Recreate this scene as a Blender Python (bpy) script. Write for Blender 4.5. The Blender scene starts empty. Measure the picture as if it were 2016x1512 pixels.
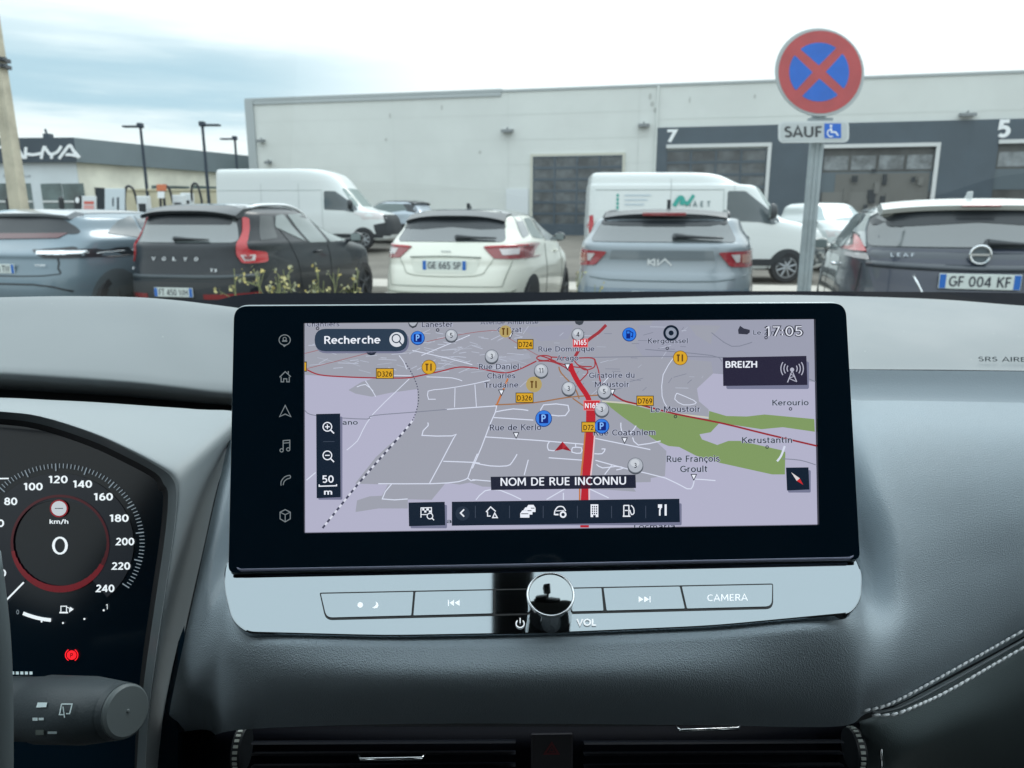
import bpy, bmesh, math, random
from mathutils import Vector, Matrix
from mathutils.bvhtree import BVHTree
from mathutils.geometry import delaunay_2d_cdt
R = math.radians
sc = bpy.context.scene
col = sc.collection
random.seed(7)

# ---------------------------------------------------------------- camera
F = 1456.0                       # focal length in photo pixels (2016 wide)
PITCH = math.atan(328 / F)
CH = 1.40
CAM = Vector((0, 0, CH))
cd = bpy.data.cameras.new('camera')
cam = bpy.data.objects.new('camera', cd)
col.objects.link(cam)
cam.location = CAM
cam.rotation_euler = (math.pi / 2 - PITCH, 0, 0)
cd.sensor_width = 36
cd.lens = 36 * F / 2016
cd.clip_start = 0.02
cd.clip_end = 2000
cd.dof.use_dof = True
cd.dof.focus_distance = 0.43
cd.dof.aperture_fstop = 17
sc.camera = cam

# ---------------------------------------------------------------- sky, sun, exposure
SUN_EL, SUN_AZ = R(48), R(35)      # ahead of the car, to the right
w = bpy.data.worlds.new('World')
sc.world = w
w.use_nodes = True
nt = w.node_tree
for n in list(nt.nodes):
    nt.nodes.remove(n)
def N(nt, t, **k):
    n = nt.nodes.new(t)
    for a, b in k.items():
        setattr(n, a, b)
    return n
def math_node(nt, op, a, b=None, clamp=False):
    n = N(nt, 'ShaderNodeMath', operation=op, use_clamp=clamp)
    for i, v in enumerate((a, b)):
        if v is None: continue
        if isinstance(v, (int, float)): n.inputs[i].default_value = v
        else: nt.links.new(v, n.inputs[i])
    return n.outputs[0]
def mixc(nt, f, a, b):
    n = N(nt, 'ShaderNodeMix', data_type='RGBA')
    for i, v in ((0, f), (6, a), (7, b)):
        if isinstance(v, (int, float)): n.inputs[i].default_value = v
        elif isinstance(v, tuple): n.inputs[i].default_value = (*v[:3], 1)
        else: nt.links.new(v, n.inputs[i])
    return n.outputs[2]
def maprange(nt, v, a, b, c=0.0, d=1.0):
    n = N(nt, 'ShaderNodeMapRange', interpolation_type='SMOOTHSTEP')
    nt.links.new(v, n.inputs[0])
    for i, x in enumerate((a, b, c, d)): n.inputs[i + 1].default_value = x
    return n.outputs[0]
tc = N(nt, 'ShaderNodeTexCoord')
sep = N(nt, 'ShaderNodeSeparateXYZ'); nt.links.new(tc.outputs['Generated'], sep.inputs[0])
sx, sy, sz = sep.outputs
sky = N(nt, 'ShaderNodeTexSky'); sky.sky_type = 'NISHITA'; sky.sun_disc = False
sky.sun_elevation = SUN_EL; sky.sun_rotation = SUN_AZ; sky.dust_density = 3.0
skys = N(nt, 'ShaderNodeVectorMath', operation='SCALE'); nt.links.new(sky.outputs[0], skys.inputs[0]); skys.inputs['Scale'].default_value = 1.0
mp = N(nt, 'ShaderNodeMapping'); nt.links.new(tc.outputs['Generated'], mp.inputs[0])
mp.inputs['Scale'].default_value = (1.6, 1.6, 13.0); mp.inputs['Location'].default_value = (0.3, 0.1, 0.0)
noi = N(nt, 'ShaderNodeTexNoise'); nt.links.new(mp.outputs[0], noi.inputs[0])
noi.inputs['Scale'].default_value = 2.2; noi.inputs['Detail'].default_value = 5; noi.inputs['Roughness'].default_value = 0.55
# grey-blue rain cloud bank low on the left, bright thin cloud elsewhere
zz = math_node(nt, 'ADD', sz, math_node(nt, 'MULTIPLY', math_node(nt, 'SUBTRACT', noi.outputs[0], 0.5), 0.10))
band = math_node(nt, 'MULTIPLY', maprange(nt, zz, 0.085, 0.135), maprange(nt, zz, 0.165, 0.235, 1.0, 0.0))
low = math_node(nt, 'MULTIPLY', maprange(nt, zz, 0.0, 0.05), maprange(nt, zz, 0.05, 0.095, 0.30, 0.0))
az = maprange(nt, sx, -0.36, -0.06, 1.0, 0.0)
msk = math_node(nt, 'MULTIPLY', math_node(nt, 'ADD', band, low), az, True)
msk = math_node(nt, 'MULTIPLY', msk, maprange(nt, noi.outputs[0], 0.2, 0.55, 0.75, 1.0), True)
bright = mixc(nt, maprange(nt, sz, 0.05, 0.9), (1.02, 1.12, 1.12), (1.75, 1.98, 2.08))
cloud = mixc(nt, msk, bright, (0.50, 0.72, 0.83))
full = mixc(nt, 0.93, skys.outputs[0], cloud)
bg1 = N(nt, 'ShaderNodeBackground'); nt.links.new(sky.outputs[0], bg1.inputs[0]); bg1.inputs[1].default_value = 0.08
bg2 = N(nt, 'ShaderNodeBackground'); nt.links.new(cloud, bg2.inputs[0]); bg2.inputs[1].default_value = 1.0
mxs = N(nt, 'ShaderNodeMixShader'); mxs.inputs[0].default_value = 0.94
nt.links.new(bg1.outputs[0], mxs.inputs[1]); nt.links.new(bg2.outputs[0], mxs.inputs[2])
wo = N(nt, 'ShaderNodeOutputWorld'); nt.links.new(mxs.outputs[0], wo.inputs[0])
sl = bpy.data.lights.new('sun', 'SUN'); sl.energy = 0.9; sl.angle = R(20); sl.color = (1, 0.97, 0.92)
sun = bpy.data.objects.new('sun', sl); col.objects.link(sun)
sun.rotation_euler = (math.pi / 2 - SUN_EL, 0, -SUN_AZ + math.pi)
sun.rotation_euler = Vector((-math.sin(SUN_AZ) * math.cos(SUN_EL), -math.cos(SUN_AZ) * math.cos(SUN_EL), -math.sin(SUN_EL))).to_track_quat('-Z', 'Y').to_euler()
sc.view_settings.view_transform = 'Standard'
sc.view_settings.look = 'None'
sc.view_settings.exposure = 0.14
sc.view_settings.gamma = 1.0
sc.render.resolution_x, sc.render.resolution_y = 1024, 768

# ---------------------------------------------------------------- helpers
def s2l(c):
    c = c / 255
    return c / 12.92 if c <= 0.04045 else ((c + 0.055) / 1.055) ** 2.4
def rgb(r, g, b): return (s2l(r), s2l(g), s2l(b))
FW = Vector((0, math.cos(PITCH), -math.sin(PITCH)))
UP = Vector((0, math.sin(PITCH), math.cos(PITCH)))
RT = Vector((1, 0, 0))
def ray(px, py): return RT * ((px - 1008) / F) + UP * (-(py - 756) / F) + FW
def at(px, py, Y):
    d = ray(px, py)
    return CAM + d * (Y / d.y)
class Plane:
    def __init__(s, o, n): s.o = Vector(o); s.n = Vector(n).normalized()
    def at(s, px, py, lift=0.0):
        d = ray(px, py)
        t = s.n.dot(s.o - CAM) / s.n.dot(d)
        return CAM + d * t + s.n * lift

MATS = {}
def mat(name, c, rough=0.6, metal=0.0, spec=0.5, emit=None, estr=1.0, coat=0.0, var=0.0, vs=3.0, bump=0.0, bs=200.0, ior=1.45, alpha=1.0, trans=0.0, dust=0.0):
    if name in MATS: return MATS[name]
    m = bpy.data.materials.new(name); m.use_nodes = True
    nt = m.node_tree; b = nt.nodes['Principled BSDF']
    b.inputs['Base Color'].default_value = (*c, 1)
    b.inputs['Roughness'].default_value = rough
    b.inputs['Metallic'].default_value = metal
    b.inputs['Specular IOR Level'].default_value = spec
    b.inputs['IOR'].default_value = ior
    b.inputs['Coat Weight'].default_value = coat
    b.inputs['Coat Roughness'].default_value = 0.04
    b.inputs['Alpha'].default_value = alpha
    b.inputs['Transmission Weight'].default_value = trans
    if emit is not None:
        b.inputs['Emission Color'].default_value = (*emit, 1)
        b.inputs['Emission Strength'].default_value = estr
    if var or bump:
        t = N(nt, 'ShaderNodeTexCoord')
    if var:
        n = N(nt, 'ShaderNodeTexNoise'); nt.links.new(t.outputs['Object'], n.inputs[0])
        n.inputs['Scale'].default_value = vs; n.inputs['Detail'].default_value = 6; n.inputs['Roughness'].default_value = 0.6
        f = maprange(nt, n.outputs[0], 0.3, 0.7)
        o = mixc(nt, f, tuple(x * (1 - var) for x in c), tuple(min(1, x * (1 + var)) for x in c))
        nt.links.new(o, b.inputs['Base Color'])
        r = maprange(nt, n.outputs[0], 0.3, 0.7, max(0, rough - 0.08), min(1, rough + 0.08))
        nt.links.new(r, b.inputs['Roughness'])
    if dust:                                           # stray specks of dust lying on the surface
        t2 = N(nt, 'ShaderNodeTexCoord')
        v = N(nt, 'ShaderNodeTexVoronoi'); nt.links.new(t2.outputs['Object'], v.inputs[0]); v.inputs['Scale'].default_value = dust
        r_ = maprange(nt, v.outputs[0], 0.02, 0.05, 1.0, 0.0)
        n3 = N(nt, 'ShaderNodeTexNoise'); nt.links.new(t2.outputs['Object'], n3.inputs[0]); n3.inputs['Scale'].default_value = dust * .35
        f2 = math_node(nt, 'MULTIPLY', r_, maprange(nt, n3.outputs[0], 0.52, 0.58), True)
        src = b.inputs['Base Color'].links[0].from_socket if b.inputs['Base Color'].links else c
        nt.links.new(mixc(nt, f2, src, (.8, .82, .82)), b.inputs['Base Color'])
    if bump:
        n = N(nt, 'ShaderNodeTexVoronoi'); nt.links.new(t.outputs['Object'], n.inputs[0]); n.inputs['Scale'].default_value = bs
        n2 = N(nt, 'ShaderNodeTexNoise'); nt.links.new(t.outputs['Object'], n2.inputs[0]); n2.inputs['Scale'].default_value = bs * 0.6
        n2.inputs['Detail'].default_value = 3
        a = math_node(nt, 'ADD', n.outputs[0], n2.outputs[0])
        bu = N(nt, 'ShaderNodeBump'); nt.links.new(a, bu.inputs['Height']); bu.inputs['Strength'].default_value = bump; bu.inputs['Distance'].default_value = 0.001
        nt.links.new(bu.outputs[0], b.inputs['Normal'])
    MATS[name] = m
    return m
def em(name, r, g, b, k=1.0):
    """what a lit screen shows"""
    c = rgb(r, g, b)
    return mat('screen ' + name, (0.01, 0.01, 0.012), rough=0.25, spec=0.3, emit=c, estr=k)

def worigin(o):
    v = Vector((0, 0, 0))
    while o is not None:
        v += o.location; o = o.parent
    return v
def smooth(a, b, c, d, t):
    return 0.5 * ((2 * b) + (c - a) * t + (2 * a - 5 * b + 4 * c - d) * t * t + (3 * b - a - 3 * c + d) * t ** 3)
def cr(pts, n):
    """Catmull-Rom through a list of tuples/Vectors, n steps per span"""
    P = [Vector(p) for p in pts]
    out = []
    for i in range(len(P) - 1):
        a = P[max(i - 1, 0)]; b = P[i]; c = P[i + 1]; d = P[min(i + 2, len(P) - 1)]
        for k in range(n): out.append(smooth(a, b, c, d, k / n))
    out.append(P[-1])
    return out
def roundpoly(pts, r, n=5):
    P = [Vector(p) for p in pts]; out = []
    L = len(P)
    rr = r if isinstance(r, (list, tuple)) else [r] * L
    for i in range(L):
        a, b, c = P[i - 1], P[i], P[(i + 1) % L]
        u, v = (a - b), (c - b)
        q = min(rr[i], u.length * 0.49, v.length * 0.49)
        if q < 1e-6: out.append(b); continue
        s, e = b + u.normalized() * q, b + v.normalized() * q
        for k in range(n + 1):
            t = k / n
            out.append(s * (1 - t) ** 2 + b * 2 * t * (1 - t) + e * t * t)
    return out

class MB:
    def __init__(s): s.v = []; s.f = []; s.m = []
    def add(s, vs, fs, m=0):
        o = len(s.v); s.v += [Vector(v) for v in vs]
        for f in fs: s.f.append([i + o for i in f]); s.m.append(m)
        return s
    def box(s, c, size, m=0, rot=None):
        hx, hy, hz = size[0] / 2, size[1] / 2, size[2] / 2
        vs = [Vector((x, y, z)) for x in (-hx, hx) for y in (-hy, hy) for z in (-hz, hz)]
        if rot is not None: vs = [rot @ v for v in vs]
        vs = [v + Vector(c) for v in vs]
        return s.add(vs, [(0, 1, 3, 2), (4, 6, 7, 5), (0, 4, 5, 1), (2, 3, 7, 6), (0, 2, 6, 4), (1, 5, 7, 3)], m)
    def tube(s, pts, r, n=8, m=0, closed=False, caps=True):
        P = [Vector(p) for p in pts]; L = len(P)
        rs = r if isinstance(r, (list, tuple)) else [r] * L
        t0 = (P[1] - P[0]).normalized()
        u = t0.orthogonal().normalized()
        vs = []
        for i in range(L):
            if closed: t = (P[(i + 1) % L] - P[i - 1]).normalized()
            else: t = (P[min(i + 1, L - 1)] - P[max(i - 1, 0)]).normalized()
            u = (u - t * u.dot(t))
            u = u.normalized() if u.length > 1e-6 else t.orthogonal().normalized()
            w_ = t.cross(u)
            for k in range(n):
                a = 2 * math.pi * k / n
                vs.append(P[i] + (u * math.cos(a) + w_ * math.sin(a)) * rs[i])
        fs = []
        for i in range(L if closed else L - 1):
            j = (i + 1) % L
            for k in range(n):
                l = (k + 1) % n
                fs.append((i * n + k, i * n + l, j * n + l, j * n + k))
        if caps and not closed:
            fs.append(tuple(range(n))[::-1]); fs.append(tuple((L - 1) * n + k for k in range(n)))
        return s.add(vs, fs, m)
    def cyl(s, a, b, r0, r1=None, n=20, m=0): return s.tube([a, b], [r0, r0 if r1 is None else r1], n, m)
    def lathe(s, o, axis, prof, n=32, m=0, cap=True):
        """prof: (distance along axis, radius)"""
        ax = Vector(axis).normalized(); u = ax.orthogonal().normalized(); w_ = ax.cross(u); o = Vector(o)
        vs = []
        for (h, r) in prof:
            for k in range(n):
                a = 2 * math.pi * k / n
                vs.append(o + ax * h + (u * math.cos(a) + w_ * math.sin(a)) * r)
        fs = []
        for i in range(len(prof) - 1):
            for k in range(n):
                l = (k + 1) % n
                fs.append((i * n + k, i * n + l, (i + 1) * n + l, (i + 1) * n + k))
        if cap:
            fs.append(tuple(range(n))[::-1]); fs.append(tuple((len(prof) - 1) * n + k for k in range(n)))
        return s.add(vs, fs, m)
    def slab(s, pts, vec, m=0, mside=None):
        """polygon pts (3D, planar) extruded by vec"""
        P = [Vector(p) for p in pts]; n = len(P); v = Vector(vec)
        s.add(P + [p + v for p in P], [tuple(range(n)), tuple(range(2 * n - 1, n - 1, -1))], m)
        o = len(s.v) - 2 * n
        for i in range(n):
            j = (i + 1) % n
            s.f.append([o + i, o + j, o + n + j, o + n + i]); s.m.append(m if mside is None else mside)
        return s
    def grid(s, rows, m=0):
        nr, nc = len(rows), len(rows[0])
        return s.add([p for r in rows for p in r], [(i * nc + j, i * nc + j + 1, (i + 1) * nc + j + 1, (i + 1) * nc + j) for i in range(nr - 1) for j in range(nc - 1)], m)
    def build(s, name, mats, parent=None, smooth=False, local=False, bevel=0.0, solid=0.0, angle=None):
        me = bpy.data.meshes.new(name)
        me.from_pydata([tuple(v) for v in s.v], [], s.f)
        if not isinstance(mats, (list, tuple)): mats = [mats]
        for m in mats: me.materials.append(m)
        for p, mi in zip(me.polygons, s.m): p.material_index = mi; p.use_smooth = smooth
        bm = bmesh.new(); bm.from_mesh(me)
        bmesh.ops.recalc_face_normals(bm, faces=bm.faces)
        if smooth and angle:
            for e in bm.edges:
                if len(e.link_faces) == 2 and e.calc_face_angle(0) > R(angle): e.smooth = False
        bm.to_mesh(me); bm.free()
        o = bpy.data.objects.new(name, me); col.objects.link(o)
        if parent is not None:
            o.parent = parent
            if not local: o.location = -worigin(parent)
        if solid:
            md = o.modifiers.new('thick', 'SOLIDIFY'); md.thickness = solid; md.offset = 0
        if bevel:
            md = o.modifiers.new('bevel', 'BEVEL'); md.width = bevel; md.segments = 2; md.limit_method = 'ANGLE'; md.angle_limit = R(40)
        return o
def thing(name, label, cat, loc=(0, 0, 0), rz=0.0, group=None):
    o = bpy.data.objects.new(name, None); col.objects.link(o)
    o.location = loc; o.rotation_euler = (0, 0, rz); o.empty_display_size = 0.2
    o['label'] = label; o['category'] = cat
    if group: o['group'] = group
    return o
def tag(o, label, cat, group=None):
    o['label'] = label; o['category'] = cat
    if group: o['group'] = group
    return o

# one-stroke lettering: every glyph is a few pen strokes in a box 1 high (x-height .72)
def _E(cx, cy, rx, ry, a0, a1, n=0):
    n = n or max(4, int(abs(a1 - a0) / 20))
    return [(cx + rx * math.cos(R(a0 + (a1 - a0) * i / n)), cy + ry * math.sin(R(a0 + (a1 - a0) * i / n))) for i in range(n + 1)]
_t, _b, _x = .94, .06, .67      # top, base, x-height of the pen's centre line
_bowl = lambda: [_E(.29, .365, .23, .305, 0, 360)]
GL = {
 'A': (.74, [[(.04, 0), (.37, 1), (.70, 0)], [(.15, .30), (.59, .30)]]),
 'B': (.66, [[(.12, 0), (.12, 1)], [(.12, _t), (.34, _t)] + _E(.34, .735, .18, .205, 90, -90)[1:] + [(.12, .53)], [(.34, .53)] + _E(.36, .295, .22, .235, 90, -90) + [(.12, _b)]]),
 'C': (.70, [_E(.42, .5, .34, .44, 50, 310)]),
 'D': (.78, [[(.12, 0), (.12, 1)], [(.12, _t), (.34, _t)] + _E(.34, .5, .36, .44, 90, -90)[1:] + [(.12, _b)]]),
 'E': (.58, [[(.12, 0), (.12, 1)], [(.12, _t), (.54, _t)], [(.12, .51), (.50, .51)], [(.12, _b), (.54, _b)]]),
 'F': (.54, [[(.12, 0), (.12, 1)], [(.12, _t), (.52, _t)], [(.12, .49), (.48, .49)]]),
 'G': (.78, [_E(.42, .5, .34, .44, 50, 350) + [(.70, .46), (.46, .46)]]),
 'H': (.78, [[(.12, 0), (.12, 1)], [(.66, 0), (.66, 1)], [(.12, .52), (.66, .52)]]),
 'I': (.26, [[(.13, 0), (.13, 1)]]),
 'J': (.50, [[(.38, 1), (.38, .28)] + _E(.20, .28, .18, .22, 0, -110)]),
 'K': (.68, [[(.12, 0), (.12, 1)], [(.62, 1), (.14, .48)], [(.26, .60), (.65, 0)]]),
 'L': (.54, [[(.12, 1), (.12, _b), (.52, _b)]]),
 'M': (.92, [[(.10, 0), (.13, 1)], [(.15, .97), (.46, .25), (.77, .97)], [(.79, 1), (.82, 0)]]),
 'N': (.80, [[(.12, 0), (.12, 1)], [(.14, .98), (.66, .02)], [(.68, 0), (.68, 1)]]),
 'O': (.84, [_E(.42, .5, .35, .44, 0, 360)]),
 'P': (.62, [[(.12, 0), (.12, 1)], [(.12, _t), (.34, _t)] + _E(.34, .70, .22, .24, 90, -90)[1:] + [(.12, .46)]]),
 'Q': (.84, [_E(.42, .5, .35, .44, 0, 360), [(.50, .22), (.78, -.06)]]),
 'R': (.67, [[(.12, 0), (.12, 1)], [(.12, _t), (.34, _t)] + _E(.34, .715, .21, .225, 90, -90)[1:] + [(.12, .49)], [(.36, .47), (.62, 0)]]),
 'S': (.60, [_E(.31, .72, .20, .22, 40, 200) + _E(.30, .29, .22, .23, 75, -150)]),
 'T': (.62, [[(.02, _t), (.60, _t)], [(.31, 0), (.31, .92)]]),
 'U': (.78, [[(.12, 1), (.12, .34)] + _E(.39, .34, .27, .28, 180, 360) + [(.66, 1)]]),
 'V': (.70, [[(.04, 1), (.35, 0), (.66, 1)]]),
 'W': (1.0, [[(.04, 1), (.27, 0), (.50, .9), (.73, 0), (.96, 1)]]),
 'X': (.68, [[(.05, 0), (.63, 1)], [(.05, 1), (.63, 0)]]),
 'Y': (.66, [[(.04, 1), (.33, .46), (.62, 1)], [(.33, 0), (.33, .44)]]),
 'Z': (.62, [[(.06, _t), (.56, _t), (.06, _b), (.58, _b)]]),
 'a': (.58, [_E(.27, .20, .19, .16, 90, 380)[:14] + [], [(.08, .60)] + _E(.27, .47, .19, .21, 100, 0) + [(.46, 0)], [(.46, .40), (.27, .38)]]),
 'b': (.62, [[(.11, 0), (.11, 1)], _E(.32, .365, .20, .305, 0, 360)]),
 'c': (.50, [_E(.31, .365, .23, .305, 50, 310)]),
 'd': (.62, [[(.51, 0), (.51, 1)], _E(.29, .365, .21, .305, 0, 360)]),
 'e': (.58, [[(.07, .38), (.52, .38)] + _E(.295, .365, .225, .305, 5, 315)]),
 'f': (.38, [[(.16, 0), (.16, .74)] + _E(.31, .76, .15, .18, 180, 85), [(.03, _x), (.33, _x)]]),
 'g': (.62, [_E(.29, .365, .21, .305, 0, 360), [(.51, .72), (.51, -.02)] + _E(.30, -.02, .21, .20, 0, -130)]),
 'h': (.60, [[(.11, 0), (.11, 1)], [(.11, .42)] + _E(.30, .44, .19, .23, 170, 0) + [(.49, 0)]]),
 'i': (.24, [[(.12, 0), (.12, .72)], [(.12, .85), (.12, .99)]]),
 'j': (.26, [[(.14, .72), (.14, -.2)], [(.14, .85), (.14, .99)]]),
 'k': (.54, [[(.11, 0), (.11, 1)], [(.48, .72), (.13, .34)], [(.23, .44), (.52, 0)]]),
 'l': (.24, [[(.12, 0), (.12, 1)]]),
 'm': (.92, [[(.11, 0), (.11, .72)], [(.11, .44)] + _E(.29, .46, .18, .21, 170, 0) + [(.47, 0)], [(.47, .44)] + _E(.64, .46, .17, .21, 170, 0) + [(.81, 0)]]),
 'n': (.60, [[(.11, 0), (.11, .72)], [(.11, .42)] + _E(.30, .44, .19, .23, 170, 0) + [(.49, 0)]]),
 'o': (.60, [_E(.30, .365, .235, .305, 0, 360)]),
 'p': (.62, [[(.11, .72), (.11, -.28)], _E(.32, .365, .20, .305, 0, 360)]),
 'q': (.62, [_E(.29, .365, .21, .305, 0, 360), [(.51, .72), (.51, -.28)]]),
 'r': (.40, [[(.11, 0), (.11, .72)], [(.11, .42)] + _E(.30, .42, .19, .25, 170, 80)]),
 's': (.48, [_E(.26, .515, .17, .155, 45, 205) + _E(.25, .21, .18, .155, 75, -150)]),
 't': (.38, [[(.15, .92), (.15, .22)] + _E(.28, .20, .13, .14, 180, 280), [(.02, _x), (.34, _x)]]),
 'u': (.60, [[(.11, .72), (.11, .27)] + _E(.30, .27, .19, .21, 180, 350), [(.49, 0), (.49, .72)]]),
 'v': (.52, [[(.03, .72), (.26, 0), (.49, .72)]]), 'w': (.78, [[(.03, .72), (.21, 0), (.39, .64), (.57, 0), (.75, .72)]]),
 'x': (.52, [[(.04, 0), (.48, .72)], [(.04, .72), (.48, 0)]]), 'y': (.52, [[(.03, .72), (.26, .05)], [(.49, .72), (.16, -.28)]]),
 'z': (.48, [[(.05, _x), (.43, _x), (.05, _b), (.45, _b)]]),
 'ç': (.50, [_E(.31, .365, .23, .305, 50, 310), [(.33, .0), (.36, -.14), (.25, -.2)]]),
 '0': (.66, [_E(.33, .5, .24, .44, 0, 360)]), '1': (.50, [[(.32, 0), (.32, 1)], [(.30, .95), (.10, .80)]]),
 '2': (.62, [_E(.31, .70, .20, .24, 160, -20) + [(.08, _b), (.56, _b)]]),
 '3': (.62, [_E(.28, .73, .20, .21, 130, -80) + _E(.28, .28, .24, .24, 78, -140)]),
 '4': (.66, [[(.46, 0), (.46, 1)], [(.44, .96), (.07, .27), (.62, .27)]]),
 '5': (.62, [[(.52, _t), (.15, _t), (.13, .55)] + _E(.29, .32, .23, .27, 110, -140)]),
 '6': (.64, [_E(.33, .32, .22, .27, 0, 360), [(.115, .36), (.16, .66), (.28, .86), (.48, .95)]]),
 '7': (.58, [[(.05, _t), (.53, _t), (.20, 0)]]),
 '8': (.64, [_E(.32, .73, .19, .21, 0, 360), _E(.32, .28, .23, .23, 0, 360)]),
 '9': (.64, [_E(.31, .67, .22, .27, 0, 360), [(.525, .64), (.48, .34), (.36, .14), (.16, .05)]]),
 '-': (.36, [[(.05, .36), (.31, .36)]]), '/': (.42, [[(.04, -.1), (.38, 1.05)]]), ':': (.26, [[(.13, .08), (.13, .24)], [(.13, .50), (.13, .66)]]), ' ': (.34, [])}
def _strip(P, w_):
    P = [Vector((p[0], p[1], 0)) for p in P]; L = len(P); closed = (P[0] - P[-1]).length < 1e-6
    if closed: P = P[:-1]; L -= 1
    vs = []
    for i in range(L):
        a = P[i - 1] if closed else P[max(i - 1, 0)]; c = P[(i + 1) % L] if closed else P[min(i + 1, L - 1)]
        d1 = P[i] - a; d2 = c - P[i]
        if d1.length < 1e-9: d1 = d2
        if d2.length < 1e-9: d2 = d1
        d1 = d1.normalized(); d2 = d2.normalized()
        n1 = Vector((-d1.y, d1.x, 0)); n_ = n1 + Vector((-d2.y, d2.x, 0)); n_ = n_.normalized() if n_.length > 1e-6 else n1
        k = min(1 / max(n_.dot(n1), .4), 1.9)
        vs += [P[i] + n_ * w_ / 2 * k, P[i] - n_ * w_ / 2 * k]
    return vs, [(2 * i, 2 * i + 1, (2 * i + 3) % (2 * L), (2 * i + 2) % (2 * L)) for i in range(L if closed else L - 1)]
_tx = {}
def textgeo(s, bold=0.0):
    k = (s, bold)
    if k not in _tx:
        w_ = .125 + bold * 3.2; V = []; Fs = []; x = 0
        for ch in s:
            adv, st = GL[ch]
            for j, P in enumerate(st):
                if len(P) < 2: continue
                vs, fs = _strip(P, w_); o = len(V)
                V += [((v.x + x) * .7, v.y * .7, j) for v in vs]; Fs += [tuple(i + o for i in f) for f in fs]
            x += adv + .06
        _tx[k] = (V, Fs, min(v[0] for v in V), max(v[0] for v in V))
    return _tx[k]
CAP = 0.70
class Canvas:
    """draws flat marks on a surface: f(x, y, lift) -> 3D point; every mark a hair above the last"""
    def __init__(s, f, base=0.0, step=4e-6, ydown=True): s.f = f; s.mb = MB(); s.l = base; s.step = step; s.mats = []; s.yd = ydown
    def mi(s, m):
        if m not in s.mats: s.mats.append(m)
        return s.mats.index(m)
    def put(s, pts, faces, m, q3=False):
        s.l += s.step
        s.mb.add([s.f(p[0], p[1], s.l + (p[2] * s.step * .5 if q3 else 0)) for p in pts], faces, s.mi(m))
        if q3: s.l += 2 * s.step
    def poly(s, pts, m): s.put(pts, [tuple(range(len(pts)))], m)
    def rect(s, x0, y0, x1, y1, m, r=0):
        p = [(x0, y0, 0), (x1, y0, 0), (x1, y1, 0), (x0, y1, 0)]
        s.poly(roundpoly(p, r) if r else p, m)
    def circ(s, x, y, r, m, ry=None, n=24):
        ry = ry or r
        s.poly([(x + r * math.cos(a), y + ry * math.sin(a)) for a in [2 * math.pi * k / n for k in range(n)]], m)
    def line(s, pts, w_, m, closed=False, sm=0):
        P = [Vector((p[0], p[1], 0)) for p in pts]
        if sm: P = cr(P, sm)
        L = len(P)
        if L < 2: return
        vs = []
        for i in range(L):
            if closed: a, c = P[i - 1], P[(i + 1) % L]
            else: a, c = P[max(i - 1, 0)], P[min(i + 1, L - 1)]
            d1 = (P[i] - a); d2 = (c - P[i])
            if d1.length < 1e-9: d1 = d2
            if d2.length < 1e-9: d2 = d1
            d1.normalize(); d2.normalize()
            n1 = Vector((-d1.y, d1.x, 0)); n2 = Vector((-d2.y, d2.x, 0))
            n_ = (n1 + n2)
            n_ = n_.normalized() if n_.length > 1e-6 else n1
            k = min(1 / max(n_.dot(n1), 0.3), 2.0)
            vs += [P[i] + n_ * (w_ / 2 * k), P[i] - n_ * (w_ / 2 * k)]
        fs = [(2 * i, 2 * i + 1, (2 * i + 3) % (2 * L), (2 * i + 2) % (2 * L)) for i in range(L if closed else L - 1)]
        s.put(vs, fs, m)
    def ring(s, x, y, r, w_, m, ry=None, a0=0, a1=360, n=36):
        ry = ry or r
        full = abs(a1 - a0) >= 360
        k = n if full else n + 1
        P = [(x + r * math.cos(R(a0 + (a1 - a0) * i / n)), y + ry * math.sin(R(a0 + (a1 - a0) * i / n))) for i in range(k)]
        s.line(P, w_, m, closed=full)
    def text(s, t, x, y, cap, m, width=None, align='C', bold=0.0, rot=-0.45, slant=0.0):
        V, Fs, x0, x1 = textgeo(t, bold)
        ky = cap / CAP; kx = width / (x1 - x0) if width else ky * 0.98
        W = (x1 - x0) * kx
        ox = {'C': -W / 2, 'L': 0, 'R': -W}[align]
        ca, sa = math.cos(R(rot)), math.sin(R(rot)); sg = -1 if s.yd else 1
        P = []
        for (a, b, q) in V:
            u = (a - x0) * kx + ox + b * ky * slant; v = sg * b * ky
            P.append((x + u * ca - v * sa, y + u * sa + v * ca, q))
        s.put(P, Fs, m, True)
    def build(s, name, parent=None, local=False): return s.mb.build(name, s.mats, parent, local=local)
# ================================================================ setting: ground
def gz(Y):
    """height of the car park: flat by the parked row, rising gently to the halls"""
    if Y < 19: return 0.0
    if Y > 36: return 0.55
    t = (Y - 19) / 17
    return 0.55 * t * t * (3 - 2 * t)
def ground_mat(name, c, c2, sc_=0.5):
    m = bpy.data.materials.new(name); m.use_nodes = True; nt = m.node_tree; b = nt.nodes['Principled BSDF']
    t = N(nt, 'ShaderNodeTexCoord')
    n = N(nt, 'ShaderNodeTexNoise'); nt.links.new(t.outputs['Object'], n.inputs[0]); n.inputs['Scale'].default_value = sc_; n.inputs['Detail'].default_value = 8
    n2 = N(nt, 'ShaderNodeTexNoise'); nt.links.new(t.outputs['Object'], n2.inputs[0]); n2.inputs['Scale'].default_value = 60; n2.inputs['Detail'].default_value = 4
    f = math_node(nt, 'ADD', math_node(nt, 'MULTIPLY', n.outputs[0], 0.6), math_node(nt, 'MULTIPLY', n2.outputs[0], 0.4))
    nt.links.new(mixc(nt, maprange(nt, f, 0.35, 0.65), c, c2), b.inputs['Base Color'])
    b.inputs['Roughness'].default_value = 0.85
    return m
asph = ground_mat('asphalt', (0.105, 0.098, 0.083), (0.16, 0.15, 0.128))
g = MB()
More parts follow.
